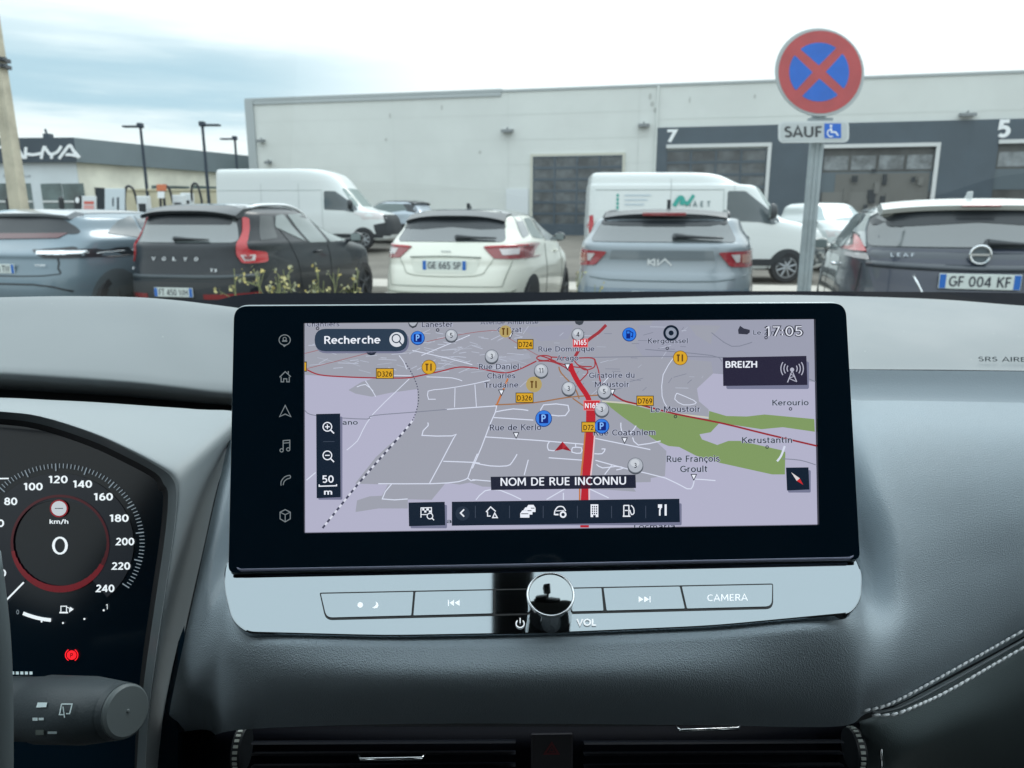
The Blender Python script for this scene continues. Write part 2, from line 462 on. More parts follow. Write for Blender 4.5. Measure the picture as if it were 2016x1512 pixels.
ys = [-60, -10, 0, 10, 19] + [19 + i for i in range(1, 18)] + [60, 120, 300, 800]
xs = [-800, -200, -60, -20, 0, 20, 60, 200, 800]
g.grid([[Vector((x, y, gz(y))) for x in xs] for y in ys])
o = g.build('ground', asph, smooth=True); o['kind'] = 'structure'
# pale concrete apron with kerb behind the parked row
kerb = mat('kerb concrete', (0.42, 0.40, 0.36), 0.9, var=0.12, vs=4)
k = MB()
ax0, ay0, ax1, ay1 = -20, 17.6, 24, 9.2
def along(u, v=0.0):
    d = Vector((ax1 - ax0, ay1 - ay0, 0)).normalized(); nn = Vector((-d.y, d.x, 0))
    return Vector((ax0, ay0, 0)) + d * u + nn * v
k.slab([along(0) + Vector((0, 0, .12)), along(45) + Vector((0, 0, .12)), along(45, 1.6) + Vector((0, 0, .12)), along(0, 1.6) + Vector((0, 0, .12))], (0, 0, -.13))
o = k.build('pavement', kerb, bevel=0.02); o['kind'] = 'structure'
white_paint = mat('road paint', (0.72, 0.72, 0.68), 0.8, var=0.15, vs=5)
k = MB()
for u in (5, 7.6, 10.2, 12.8, 15.4, 18, 20.6, 23.2, 25.8, 28.4):
    a = along(u); d = Vector((math.sin(R(12)), math.cos(R(12)), 0)); r_ = Vector((d.y, -d.x, 0)) * .05; z = Vector((0, 0, .004))
    k.add([a - r_ + z, a + r_ + z, a + r_ - d * 5 + z, a - r_ - d * 5 + z], [(0, 1, 2, 3)])
o = k.build('parking_markings', white_paint); o['kind'] = 'structure'

# ================================================================ big white hall
wall_c = mat('white cladding', (0.645, 0.675, 0.655), 0.6, var=0.04, vs=0.35)
wall_d = mat('coping grey', (0.40, 0.44, 0.45), 0.6)
seam_m = mat('cladding seam', (0.60, 0.63, 0.61), 0.7)
slate = mat('slate cladding', (0.068, 0.092, 0.115), 0.5, var=0.08, vs=0.8)
slate2 = mat('slate joint', (0.06, 0.085, 0.11), 0.5)
glassd = mat('door glass', (0.085, 0.095, 0.10), 0.14, spec=0.7, var=0.55, vs=1.3)  # pane reflections put in as a lighter, mottled base colour
framew = mat('white frame', (0.62, 0.64, 0.64), 0.5)
signw = mat('white sign paint', (0.85, 0.88, 0.90), 0.5)
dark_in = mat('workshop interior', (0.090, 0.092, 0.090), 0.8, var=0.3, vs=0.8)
P1 = Vector((-14.3, 40.7, 0)); P2 = Vector((22.5, 32.5, 0))
fd = (P2 - P1).normalized(); fn = Vector((fd.y, -fd.x, 0)).normalized()     # towards the camera
FP = Plane(P1, fn)
hall = thing('industrial_hall', 'long white clad industrial hall with slate grey workshop doors numbered 7 and 5', 'building', (P1.x, P1.y, 0.5))
def fpt(px, py, l=0.0): return FP.at(px, py, l)
UB = (0.25)                                          # bottom of the walls, just under the ground
def wallpoly(pxs_top, lift, thick, mb, m=0, bottom=UB):
    """panel: top edge from pixels, bottom on the ground"""
    T = [fpt(px, py, lift) for px, py in pxs_top]
    B = [Vector((p.x, p.y, bottom)) for p in reversed(T)]
    mb.slab(T + B, -fn * thick, m)
topL, topM = fpt(492, 200), fpt(985, 178)
zt = 7.75
w_ = MB()
c = [P1 + fd * 0, P2 + fd * 8]
def vbox(mb, u0, u1, v0, v1, z0, z1, m=0):
    """box on the facade frame: u along, v out of the wall"""
    p = [P1 + fd * u + fn * v for u, v in ((u0, v0), (u1, v0), (u1, v1), (u0, v1))]
    mb.slab([q + Vector((0, 0, z0)) for q in p], (0, 0, z1 - z0), m)
def uof(px, py=300): return (fpt(px, py) - P1).dot(fd)
def zof(px, py): return fpt(px, py).z
US, UE = uof(492, 300), 52.0
zl = zof(700, 191); zr = (zof(1200, 174) + zof(1900, 147)) / 2
ustep = uof(987, 180)
vbox(w_, US, ustep, -26, 0, UB, zl); vbox(w_, ustep, UE, -26.0, -.004, UB, zr)
wl = w_.build('wall', wall_c, hall)
w_ = MB()
vbox(w_, US - .05, ustep + .04, -.3, .06, zl, zl + .12); vbox(w_, ustep + .041, UE, -.3, .05, zr, zr + .10)
vbox(w_, US - .05, US + .42, 0.002, .10, UB, zl)
vbox(w_, US + .43, ustep, 0.002, .07, zl - .2, zl - .02)
w_.build('coping', wall_d, hall)
# horizontal and vertical panel joints
cv = Canvas(lambda x, y, l: P1 + fd * x + fn * l + Vector((0, 0, y)), base=0.003, step=0.0004, ydown=False)
for z in (1.6, 2.75, 3.9, 5.05, 6.2): cv.rect(US + .45, z, uof(1290), z + .018, seam_m)
for u in (uof(775), uof(1000), uof(1255)): cv.rect(u, 0.5, u + .03, zr - .05, seam_m)
cv.rect(uof(1293), zof(1293, 247) + .25, UE, zof(1293, 247) + .27, seam_m)
stain = mat('wall stain', (0.47, 0.49, 0.47), 0.8)
random.seed(3)
for px, py in ((870, 212), (768, 228), (760, 275), (1358, 197), (1486, 190), (1284, 205), (1290, 217), (945, 300), (1280, 190)):
    p = fpt(px, py); cv.circ((p - P1).dot(fd), p.z, random.uniform(.04, .09), stain, ry=random.uniform(.08, .16), n=10)
cv.build('panel_joints', hall)
# slate cladding right of the pilaster
ztop = zof(1293, 252); u0 = uof(1293, 300)
D = MB()
d7 = (uof(1308, 400), uof(1503, 400), zof(1400, 290)); d6 = (uof(1612, 400), uof(1828, 400), zof(1720, 290)); d5 = (uof(1948, 400), uof(1948, 400) + 5.6, zof(1990, 282))
edges = [u0, d7[0], d7[1], d6[0], d6[1], d5[0], d5[1], UE]
for i in range(0, 8, 2): vbox(D, edges[i], edges[i + 1], .0, .12, UB, ztop)
for d in (d7, d6, d5): vbox(D, d[0], d[1], .001, .119, d[2], ztop - .001)
D.build('slate_cladding', slate, hall)
cv = Canvas(lambda x, y, l: P1 + fd * x + fn * (l + .12) + Vector((0, 0, y)), base=0.002, step=0.001, ydown=False)
for i in range(0, 8, 2):
    cv = Canvas(cv.f, base=0.002, step=0.001, ydown=False); cv.rect(edges[i] + .02, 2.35, edges[i + 1] - .02, 2.37, slate2)
    if i == 4: cv.rect(edges[4] + 1.3, .5, edges[4] + 1.32, ztop, slate2)
    cv.build('cladding_joint', hall)
def num(t, px0, px1, pyb, pyt):
    f = lambda x, y, l: P1 + fd * x + fn * (l + .12) + Vector((0, 0, y))
    V, Fs, x0, x1 = textgeo(t, 0.03)
    ua, ub = uof(px0, pyb), uof(px1, pyb); za, zb = zof(px0, pyb), zof(px0, pyt)
    k1 = (ub - ua) / (x1 - x0); k2 = (zb - za) / .70
    mb = MB(); mb.add([f(ua + (a - x0) * k1, za + b * k2, .03) for a, b, q in V], Fs)
    o = mb.build('door_number', signw, hall, solid=.02)
    o['label'] = 'white number ' + t; return o
num('7', 1313, 1334, 280, 257); num('5', 1960, 1985, 270, 238)
def door(name, u0, u1, z0, z1, rows, cols, dep, solid_rows=(), mats=(slate, glassd), label=None):
    mb = MB(); fw = .09
    for i in range(cols + 1):
        u = u0 + (u1 - u0) * i / cols; vbox(mb, max(u0, u - fw / 2), min(u1, u + fw / 2), dep - .04, dep + .03, z0, z1)
    for j in range(rows + 1):
        z = z0 + (z1 - z0) * j / rows; vbox(mb, u0 + .001, u1 - .001, dep - .038, dep + .026, max(z0, z - .06), min(z1, z + .06))
    for j in solid_rows: vbox(mb, u0 + .002, u1 - .002, dep - .03, dep + .02, z0 + (z1 - z0) * j / rows + .06, z0 + (z1 - z0) * (j + 1) / rows - .06)
    o = mb.build(name, mats[0], hall)
    if label: o['label'] = label
    g = MB(); vbox(g, u0 + .01, u1 - .01, dep - .02, dep - .005, z0 + .02, z1 - .02)
    g.build('pane', mats[1], o)
    return o
zg = .5
uA0, uA1, zA = uof(1049, 400), uof(1223, 400), zof(1135, 307)
mb = MB(); vbox(mb, uA0 - .12, uA0, 0, .08, UB, zA + .12); vbox(mb, uA1, uA1 + .12, 0, .08, UB, zA + .12); vbox(mb, uA0, uA1, .0, .078, zA, zA + .118)
mb.build('door_frame', mat('cream trim', (0.55, 0.55, 0.48), .6), hall)
door('sectional_door', uA0, uA1, zg, zA, 7, 4, .045, (0,), label='grey glazed sectional door in the white wall')
door('sectional_door', d7[0], d7[1], zg, d7[2] - .1, 7, 4, .05, (0,), label='glazed sectional door under the number 7')
# open bays: dim room painted as a flat dark sheet, with raised top row
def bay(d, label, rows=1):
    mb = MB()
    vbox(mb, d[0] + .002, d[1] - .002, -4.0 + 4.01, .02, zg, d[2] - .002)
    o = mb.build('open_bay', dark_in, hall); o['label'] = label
    g = MB(); h = d[2]
    for i in range(4):
        a = d[0] + (d[1] - d[0]) * (i + .06) / 4; b = d[0] + (d[1] - d[0]) * (i + .94) / 4
        vbox(g, a, b, .021, .035, h - .95, h - .35)
    g.build('pane', mat('raised door glass', (0.16, 0.18, 0.19), .12, spec=.8, var=.5, vs=1.5), o)
    g = MB(); vbox(g, d[0] + .004, d[1] - .004, .0205, .034, h - 1.9, h - 1.05)
    g.build('raised_door_leaf', mat('door leaf', (0.10, 0.13, 0.15), .5), o)
    return o
b6 = bay(d6, 'open workshop bay with clutter on its back wall')
b5 = bay(d5, 'open workshop bay under the number 5')
random.seed(11)
cl = MB()
cols_ = [mat('clutter light', (0.145, 0.145, 0.135), .8), mat('clutter dark', (0.03, 0.035, 0.04), .7), mat('clutter mid', (0.17, 0.17, 0.16), .8)]
uu = d6[0]
vbox(cl, d6[0] + .6, d6[1] - .1, .022, .05, 2.0, 3.3, 0)
vbox(cl, d6[0] + .1, d6[1] - 2.0, .0225, .052, 1.0, 2.5, 2)
for i in range(26):
    u = random.uniform(d6[0] + .3, d6[1] - .5); z = random.uniform(.7, 3.4); sz_ = random.uniform(.08, .35)
    vbox(cl, u, u + sz_, .06 + i * .004, .10 + i * .004, z, z + random.uniform(.1, .7), random.choice((0, 1, 1, 2)))
cl.build('workshop_shelving', cols_, b6)
for d, lab in ((d7, 7), (d6, 6), (d5, 5)):
    mb = MB()
    vbox(mb, d[0] - .02, d[1] + .16, .121, .20, d[2] - .02, d[2] + .14)
    vbox(mb, d[1], d[1] + .16, .121, .198, UB, d[2] - .021)
    mb.build('door_frame', framew, hall)
pd = MB(); a, b = uof(997, 400), uof(1040, 400); vbox(pd, a, b, 0, .05, zg, zof(1015, 372))
pd.build('side_door', mat('pale door', (0.66, 0.70, 0.72), .5), hall)
lampm = mat('lamp housing', (0.22, 0.24, 0.25), .5)
for px, py, s_ in ((1000, 256, .55), (1268, 245, .5), (1903, 224, .6), (517, 276, .3), (531, 318, .25)):
    mb = MB(); p = fpt(px, py); u = (p - P1).dot(fd)
    q = [P1 + fd * (u + a) + fn * b + Vector((0, 0, p.z + c)) for a, b, c in ((-s_ / 2, 0, -.1), (s_ / 2, 0, -.1), (s_ / 2, .35, -.14), (-s_ / 2, .35, -.14))]
    mb.slab(q, (0, 0, .14)); mb.cyl(P1 + fd * u + Vector((0, 0, p.z)), P1 + fd * u + fn * .2 + Vector((0, 0, p.z + .1)), .03, n=8)
    mb.build('wall_lamp', lampm, hall, bevel=.03)
dp = MB(); u = uof(1291, 300); dp.tube([P1 + fd * u + fn * .08 + Vector((0, 0, .3)), P1 + fd * u + fn * .08 + Vector((0, 0, zr))], .05, 8)
dp.build('downpipe', wall_c, hall)

# ================================================================ showroom on the left
show = thing('showroom_building', 'low showroom with dark fascia and white lettering beyond the charging points', 'building', (-19.1, 33.6, 0.4))
A0 = Vector((-19.0, 33.6, 0)); AL = Vector((-31.0, 34.4, 0)); AR = Vector((-14.9, 43.0, 0))
cream = mat('cream render', (0.82, 0.81, 0.70), .85, var=.13, vs=.6)
palew = mat('pale cladding', (0.62, 0.68, 0.71), .6, var=.04, vs=1)
fas = mat('dark fascia', (0.06, 0.08, 0.10), .5, var=.08, vs=.5)
fas2 = mat('grey fascia', (0.165, 0.205, 0.225), .5, var=.06, vs=.5)
dl = (AL - A0).normalized(); nl = Vector((dl.y, -dl.x, 0)); nl = nl if nl.dot(CAM - A0) > 0 else -nl
dr = (AR - A0).normalized(); nr_ = Vector((dr.y, -dr.x, 0)); nr_ = nr_ if nr_.dot(CAM - A0) > 0 else -nr_
PL = Plane(A0, nl); PR = Plane(A0, nr_)
z_t, z_f = PL.at(179, 272).z, PL.at(179, 320).z
AB = AL + (AR - A0) * 2.2; AC = AR + (AR - A0) * 1.2
def prism(mb, base, z0, z1, m=0): mb.slab([Vector((p.x, p.y, z0)) for p in base], (0, 0, z1 - z0), m)
mb = MB(); prism(mb, [AL, A0, AC, AB], .2, z_f); o = mb.build('wall', cream, show)
mb = MB(); L1 = (AL - A0).length
mb.slab([A0 + nl * .01 + Vector((0, 0, .3)), AL + nl * .01 + Vector((0, 0, .3)), AL + nl * .01 + Vector((0, 0, z_f)), A0 + nl * .01 + Vector((0, 0, z_f))], nl * .05)
mb.build('front_cladding', palew, show)
mb = MB(); e = .25
Lb = [A0 + (nl + nr_) * e, AL + nl * e, AL, A0]
prism(mb, Lb, z_f, z_t); mb.build('front_fascia', fas, show)
mb = MB(); prism(mb, [A0 + (nl + nr_) * e + nr_ * .003, A0, AC, AC + nr_ * e], z_f, z_t - .003)
for t in (4, 8, 12, 16):
    mb.box((A0 + dr * t + nr_ * (e + .004)) + Vector((0, 0, (z_t + z_f) / 2)), (.03, .01, z_t - z_f - .02), 1, Matrix.Rotation(math.atan2(dr.y, dr.x), 3, 'Z'))
mb.build('side_fascia', [fas2, fas], show)
mb = MB(); prism(mb, [AL, A0, AC, AB], z_f + .001, z_t - .1); mb.build('roof', fas2, show)
mb = MB(); p = PL.at(68, 268); mb.box((p.x, p.y + 1, z_t + .15), (.3, .3, .3)); mb.cyl((p.x, p.y + 1, z_t), (p.x - .1, p.y + 1, z_t + .5), .05, n=8); mb.box((p.x + .7, p.y + 1, z_t + .05), (.8, .3, .12))
mb.build('roof_vent', fas, show)
# stylised lettering T A H Y A
cv = Canvas(lambda x, y, l: PL.at(x, y, e + .03 + l), step=.004)
lw = 5.5
for p in ([(-22, 291), (14, 291)], [(-2, 291), (-8, 314)],
          [(30, 314), (38, 301), (44, 290), (50, 301), (58, 313)], [(36, 309), (46, 308)],
          [(62, 291), (61, 303), (61, 314)], [(62, 304), (76, 306), (92, 303)], [(98, 289), (94, 302), (92, 314)],
          [(98, 290), (107, 303), (113, 305), (124, 300), (131, 289)], [(113, 305), (112, 314)],
          [(127, 314), (138, 299), (148, 288), (156, 300), (166, 312)], [(140, 306), (150, 306), (164, 309)]):
    cv.line(p, lw, signw, sm=4)
o = cv.build('lettering', show); md = o.modifiers.new('t', 'SOLIDIFY'); md.thickness = .05
cv = Canvas(lambda x, y, l: PL.at(x, y, .065 + l), step=.004)
cv.text('Bienvenue', 36, 350, 7, mat('grey lettering', (.3, .34, .37), .6), width=54)
cv.build('small_lettering', show)
wg = mat('showroom glass', (0.10, 0.14, 0.14), .1, spec=.8, var=.45, vs=.6)
cv = Canvas(lambda x, y, l: PL.at(x, y, .065 + l), step=.004)
for x0, x1 in ((-70, -40), (-38, 22), (26, 62), (82, 122), (124, 166)):
    mb = MB(); q = [PL.at(x0, 362, .064), PL.at(x1, 361, .064)]; q += [Vector((q[1].x, q[1].y, .5)), Vector((q[0].x, q[0].y, .5))]
    mb.slab(q, nl * .02); wo_ = mb.build('showroom_window', wg, show)
    mb = MB(); za = q[0].z; zb2 = PL.at((x0 + x1) / 2, 395, 0).z
    mb.slab([Vector((q[0].x, q[0].y, zb2)) + nl * .021, Vector((q[1].x, q[1].y, zb2)) + nl * .021, Vector((q[1].x, q[1].y, zb2 - .08)) + nl * .021, Vector((q[0].x, q[0].y, zb2 - .08)) + nl * .021], nl * .03)
    mb.build('window_bar', framew, wo_)
mb = MB()
q = [PR.at(186, 369, .01), PR.at(204, 370, .01)]; q += [Vector((q[1].x, q[1].y, .4)), Vector((q[0].x, q[0].y, .4))]
mb.slab(q, nr_ * .05); mb.build('side_door', mat('black door', (.03, .04, .05), .5), show)
mb = MB()
for x0, x1 in ((298, 372), (380, 432)):
    mb.slab([PR.at(x0, 365, .01), PR.at(x1, 367 + (x1 - 372) * .02, .01), PR.at(x1, 377, .01), PR.at(x0, 374, .01)], nr_ * .03)
mb.build('strip_window', wg, show)
# low cream wall before it, chargers, signs
lw_ = MB(); a, b = at(246, 376, 30), at(436, 376, 30)
lw_.box(((a.x + b.x) / 2, 30.2, (a.z + .2) / 2), (b.x - a.x, .4, a.z - .2)); lw_.box(((a.x + b.x) / 2, 30.2, a.z + .04), (b.x - a.x + .1, .5, .08))
tag(lw_.build('boundary_wall', mat('cream wall', (.56, .52, .38), .85, var=.12, vs=1.2), bevel=.01), 'low cream rendered wall behind the charging points', 'wall')
chb = mat('charger black', (.03, .035, .04), .4); chw = mat('charger white', (.7, .74, .76), .4)
def charger(px, Y, label, hpy=382, cable=-1):
    p = at(px, hpy, Y); g0 = gz(Y)
    t = thing('charging_point', label, 'charging station', (p.x, Y, g0), 0, 'charging points by the cream wall')
    mb = MB(); mb.box((p.x, Y, (p.z + g0) / 2), (.42, .3, p.z - g0)); mb.build('housing', chw, t, bevel=.03)
    mb = MB(); mb.box((p.x, Y - .16, p.z - .45), (.26, .02, .35)); mb.build('display', chb, t)
    mb = MB(); mb.tube(cr([(p.x + .2 * cable, Y - .1, p.z - .3), (p.x + .28 * cable, Y - .15, p.z + .25), (p.x + .5 * cable, Y - .2, p.z + .3), (p.x + .62 * cable, Y - .2, p.z - .3), (p.x + .6 * cable, Y - .2, p.z - 1.0)], 6), .045, 8)
    mb.build('cable', chb, t)
charger(282, 28.5, 'white charging point with a looped black cable left of the first lamp post', 386)
charger(352, 28.5, 'white charging point with looped cable between the two tall lamp posts', 384)
charger(368, 29.3, 'white charging point close beside the taller middle lamp post', 380, 1)
def panel_sign(name, x0, y0, x1, y1, Y, m, label, cat, extra=None, post=True):
    p, q = at(x0, y0, Y), at(x1, y1, Y); t = thing(name, label, cat, ((p.x + q.x) / 2, Y, gz(Y)))
    mb = MB(); mb.slab([p, at(x1, y0, Y), q, at(x0, y1, Y)], (0, .08, 0)); mb.build('panel', m, t, bevel=.01)
    if post:
        mb = MB(); mb.cyl(((p.x + q.x) / 2, Y + .15, gz(Y)), ((p.x + q.x) / 2, Y + .15, q.z + .1), .05, n=8); mb.build('post', chb, t)
    if extra:
        cv = Canvas(lambda x, y, l: at(x, y, Y - .004 - l), step=.003); extra(cv); cv.build('markings', t)
    return t
orange = mat('orange sign', (.62, .20, .10), .5); redp = mat('poster red', (.62, .16, .13), .5); pink = mat('poster pink', (.7, .35, .33), .5)
panel_sign('parking_sign', 308, 363, 326, 376, 28, orange, 'small orange sign over a white plate by the charging points', 'sign', lambda c: c.rect(310, 377, 324, 390, signw))
panel_sign('poster_board', 161, 386, 188, 416, 26, chw, 'white board with a red block near the black showroom door', 'sign', lambda c: (c.rect(165, 396, 185, 402, redp), c.rect(165, 404, 185, 414, pink)))
panel_sign('totem_sign', 206, 371, 244, 416, 25, mat('totem white', (.60, .68, .73), .4), 'pale white totem panel with two dark strips', 'sign', lambda c: (c.rect(221, 389, 224, 406, fas), c.rect(230, 388, 234, 413, fas)))
t = panel_sign('round_sign', 146, 386, 160, 414, 27, chb, 'black stand with a pale round emblem beside the poster board', 'sign', lambda c: c.circ(152, 394, 4, signw, ry=6))
for i, (px, lab) in enumerate(((120, 'dark bollard in front of the showroom window'), (16, 'thin dark bollard at the left of the leaning pole'))):
    b_ = MB(); p = at(px, 392, 27); b_.tube([(p.x, 27, gz(27)), (p.x, 27, p.z)], .09, 10); b_.lathe((p.x, 27, p.z), (0, 0, 1), [(0, .09), (.06, .07), (.09, .02)], 10)
    tag(b_.build('bollard', chb, smooth=True, angle=40), lab, 'bollard', 'dark bollards before the showroom')

# ================================================================ lamp posts and the pole
lamp_m = mat('lamp post grey', (.035, .05, .07), .5, metal=.2)
def lamp(px, py, pyb, Y, arm, label):
    p = at(px, py, Y); g0 = gz(Y)
    t = thing('street_lamp', label, 'street lamp', (p.x, Y, g0), 0, 'slim dark street lamps by the hall')
    mb = MB(); mb.tube([(p.x, Y, g0), (p.x, Y, g0 + 1.2), (p.x, Y, p.z)], [.08, .065, .05], 10); mb.build('pole', lamp_m, t, smooth=True, angle=40)
    mb = MB(); mb.box((p.x + arm * .42, Y, p.z - .06), (.74, .26, .07)); mb.box((p.x, Y, p.z - .02), (.20, .24, .18)); mb.build('lamp_head', lamp_m, t, bevel=.03)
lamp(276, 246, 400, 30, -.7, 'tall dark street lamp, leftmost of three, its head pointing left')
lamp(398, 243, 400, 29, .7, 'tall dark street lamp in the middle, its head pointing right')
lamp(462, 271, 350, 36, -.7, 'smaller farther street lamp next to the corner of the white hall')
pl = thing('utility_pole', 'weathered cream concrete utility pole at the left edge of the view', 'pole', (at(38, 410, 13).x, 13, 0))
pm = mat('weathered concrete', (.46, .43, .34), .9, var=.18, vs=3, bump=.4, bs=30)
bx_ = at(38, 410, 13).x
mb = MB()
for z0, z1, a, b in ((0, 8.0, .15, .075),):
    vs = [];
    for z, r_ in ((0, .145), (8.5, .055)):
        for sx_, sy_ in ((-1, -1), (1, -1), (1, 1), (-1, 1)): vs.append((bx_ + sx_ * r_ * .75, 13 + sy_ * r_, z))
    mb.add(vs, [(0, 1, 2, 3), (4, 5, 6, 7), (0, 1, 5, 4), (1, 2, 6, 5), (2, 3, 7, 6), (3, 0, 4, 7)])
mb.box((bx_, 12.89, 3.5), (.03, .03, 5.2))
mb.build('shaft', pm, pl, bevel=.02)
for py in (118, 131):
    mb = MB(); z = at(10, py, 13).z; mb.box((bx_, 13, z), (.24, .28, .06)); mb.box((bx_ + .13, 12.92, z), (.1, .06, .05)); mb.build('band', mat('band steel', (.12, .13, .14), .5, metal=.6), pl)

# ================================================================ no-stopping sign
SY = 5.4
sx0 = at(1613, 142, SY); pole_x = at(1596, 420, SY + .08).x
sg = thing('no_stopping_sign', 'round red and blue no-stopping sign with a SAUF plate on a grey post', 'traffic sign', (pole_x, SY + .08, 0))
galv = mat('galvanised steel', (.33, .38, .40), .45, metal=.35, var=.12, vs=6)
mb = MB()
zt_ = at(1605, 215, SY).z
for dx in (-.03, 0.0, .03): mb.cyl((pole_x + dx, SY + .08, 0), (pole_x + dx, SY + .08, zt_), .02, n=12)
mb.box((pole_x, SY + .1, zt_ / 2), (.08, .03, zt_))
mb.build('post', galv, sg, smooth=True, angle=40)
SP = Plane((sx0.x, SY, sx0.z), (-.18, -1, .03))
signgrey = mat('sign rim', (.42, .46, .47), .5); sred = mat('sign red', (.46, .075, .08), .45, var=.08, vs=7); sblue = mat('sign blue', (.015, .13, .56), .4, var=.08, vs=7)
mb = MB(); ell = [SP.at(1614 + 88 * math.cos(a) + 3 * math.sin(a), 142 + 87 * math.sin(a) , 0) for a in [2 * math.pi * k / 48 for k in range(48)]]
mb.slab(ell, -SP.n * .02); disc = mb.build('disc', signgrey, sg, bevel=.004)
cv = Canvas(lambda x, y, l: SP.at(x, y, .002 + l), step=.0006)
cx, cy = 1614.5, 142
cv.circ(cx, cy, 82, sred, ry=81.5, n=48)
for k_ in range(4):
    a0 = -90 + 90 * k_ - 2
    # quarter sectors with a straight inner corner
    da = 37
    pts = [(1612.5 + 13 * math.cos(R(a0)), 142 + 13 * math.sin(R(a0)))]
    for i in range(13):
        a = a0 - da + 2 * da * i / 12; pts.append((1612.5 + 59 * math.cos(R(a)), 142 + 58 * math.sin(R(a))))
    cv.poly([(p[0], p[1]) for p in roundpoly([Vector((x, y, 0)) for x, y in pts], [1] + [5] + [0] * 11 + [5])], sblue)
cv.build('symbol', disc)
mb = MB(); q = roundpoly([Vector((x, y, 0)) for x, y in ((1533, 239), (1672, 237), (1672, 280), (1533, 281))], 12)
mb.slab([SP.at(p.x, p.y, -.004) for p in q], -SP.n * .02); plate = mb.build('plate', mat('plate rim', (.60, .64, .65), .5), sg)
cv = Canvas(lambda x, y, l: SP.at(x, y, -.003 + l), step=.0006)
cv.poly([(p.x, p.y) for p in roundpoly([Vector((x, y, 0)) for x, y in ((1537, 243), (1668, 241), (1668, 276), (1537, 277.5))], 8)], mat('plate face', (.50, .54, .55), .5))
ink = mat('sign ink', (.05, .055, .06), .5)
cv.text('SAUF', 1581, 270, 21, ink, width=74, bold=.025, rot=-.3)
cv.rect(1623, 243, 1656, 272, sblue)
cv.circ(1636, 248, 2.6, signw); cv.line([(1636, 252), (1637, 260), (1645, 260), (1650, 267)], 3, signw); cv.ring(1636, 262, 7, 2.2, signw, a0=60, a1=260)
cv.build('plate_lettering', plate)
for y_ in (235, 180): mb = MB(); mb.box((pole_x, SY + .055, at(1600, y_, SY).z), (.16, .05, .03)); mb.build('clamp', galv, sg)

# ================================================================ weeds in front of the cars
def weed(name, pxs, Y, tops, label, n, seed, ms):
    random.seed(seed)
    mb = MB()
    x0 = at(pxs[0], 570, Y).x; x1 = at(pxs[1], 570, Y).x
    for i in range(n):
        bx = random.uniform(x0, x1); by = Y + random.uniform(-.25, .25)
        top = at(1008, random.uniform(*tops), Y).z
        lean = Vector((random.uniform(-.13, .13), random.uniform(-.1, .1), 0))
        b0 = Vector((bx * .85 + (x0 + x1) * .075, by, 0)); t_ = Vector((bx, by, top)) + lean
        mid = (b0 + t_) / 2 + Vector((random.uniform(-.04, .04), random.uniform(-.04, .04), 0))
        P = cr([b0, mid, t_], 5)
        mb.tube(P, [.006 * (1 - .6 * k / (len(P) - 1)) for k in range(len(P))], 4, 0)
        # side twigs with leaves and dry seed heads
        for q in range(random.randint(5, 10)):
            s_ = random.uniform(.62, 1.0); p = P[int(s_ * (len(P) - 1))]
            d = Vector((random.uniform(-1, 1), random.uniform(-1, 1), random.uniform(.1, 1.1))).normalized()
            e_ = p + d * random.uniform(.03, .12)
            mb.tube([p, e_], .0022, 3, 0)
            for r_ in range(random.randint(2, 4)):
                c_ = e_ + Vector((random.uniform(-.02, .02), random.uniform(-.02, .02), random.uniform(-.02, .02)))
                a = Vector((random.uniform(-1, 1), random.uniform(-1, 1), random.uniform(-1, 1))).normalized() * random.uniform(.008, .017)
                b = a.orthogonal().normalized() * a.length * random.uniform(.4, .9)
                mb.add([c_ - a, c_ + b, c_ + a, c_ - b], [(0, 1, 2, 3)], random.choice((1, 1, 2, 2, 3)))
    tag(mb.build(name, ms), label, 'plant', 'dry weeds before the parked row')
wm = [mat('weed stem', (.22, .24, .11), .8), mat('weed leaf', (.27, .28, .18), .8), mat('weed seed', (.48, .44, .21), .8), mat('weed flower', (.52, .44, .16), .8)]
weed('weed_clump', (515, 632), 4.6, (526, 566), 'broad clump of dry yellow-green weeds before the black car', 12, 5, wm)
weed('weed_clump', (656, 720), 4.7, (522, 560), 'sparser weed stalks right of the large clump, before the black car', 4, 9, wm)
weed('weed_clump', (1148, 1172), 4.6, (552, 568), 'short dry weeds in front of the silver car', 3, 13, wm)
weed('weed_clump', (505, 512), 4.4, (512, 530), 'single tall weed stalk at the left of the large clump', 1, 15, wm)
# ================================================================ vehicles
def paint(name, c, metal=0.0, rough=.35, coat=.8): return mat(name, c, rough, metal=metal, coat=coat)
glass_m = mat('car glass', (.06, .072, .078), .06, spec=1.0, ior=1.75)
glass_l = mat('car glass bright', (.16, .20, .20), .08, spec=1.0, ior=1.7)
trim_b = mat('black trim', (.022, .028, .034), .35, coat=.3)
trim_m = mat('matt plastic', (.035, .04, .045), .7)
red_l = mat('tail lamp red', (.42, .022, .03), .15, coat=1, emit=(.5, .02, .03), estr=.06)
red_d = mat('tail lamp dark red', (.22, .02, .025), .15, coat=1)
clear_l = mat('lamp clear', (.55, .52, .52), .15, coat=1)
chrome = mat('chrome', (.72, .75, .77), .12, metal=1)
tyre_m = mat('tyre', (.025, .027, .03), .85)
rim_m = mat('rim silver', (.32, .34, .36), .35, metal=.8)
rim_d = mat('rim dark', (.06, .065, .07), .4, metal=.5)
plate_w = mat('plate white', (.62, .68, .66), .5); plate_b = mat('plate blue', (.02, .14, .50), .5); plate_k = mat('plate ink', (.03, .035, .05), .5)
seam_k = mat('shut line', (.03, .035, .04), .6)
badge_m = mat('badge bright', (.75, .78, .80), .3, metal=.3)

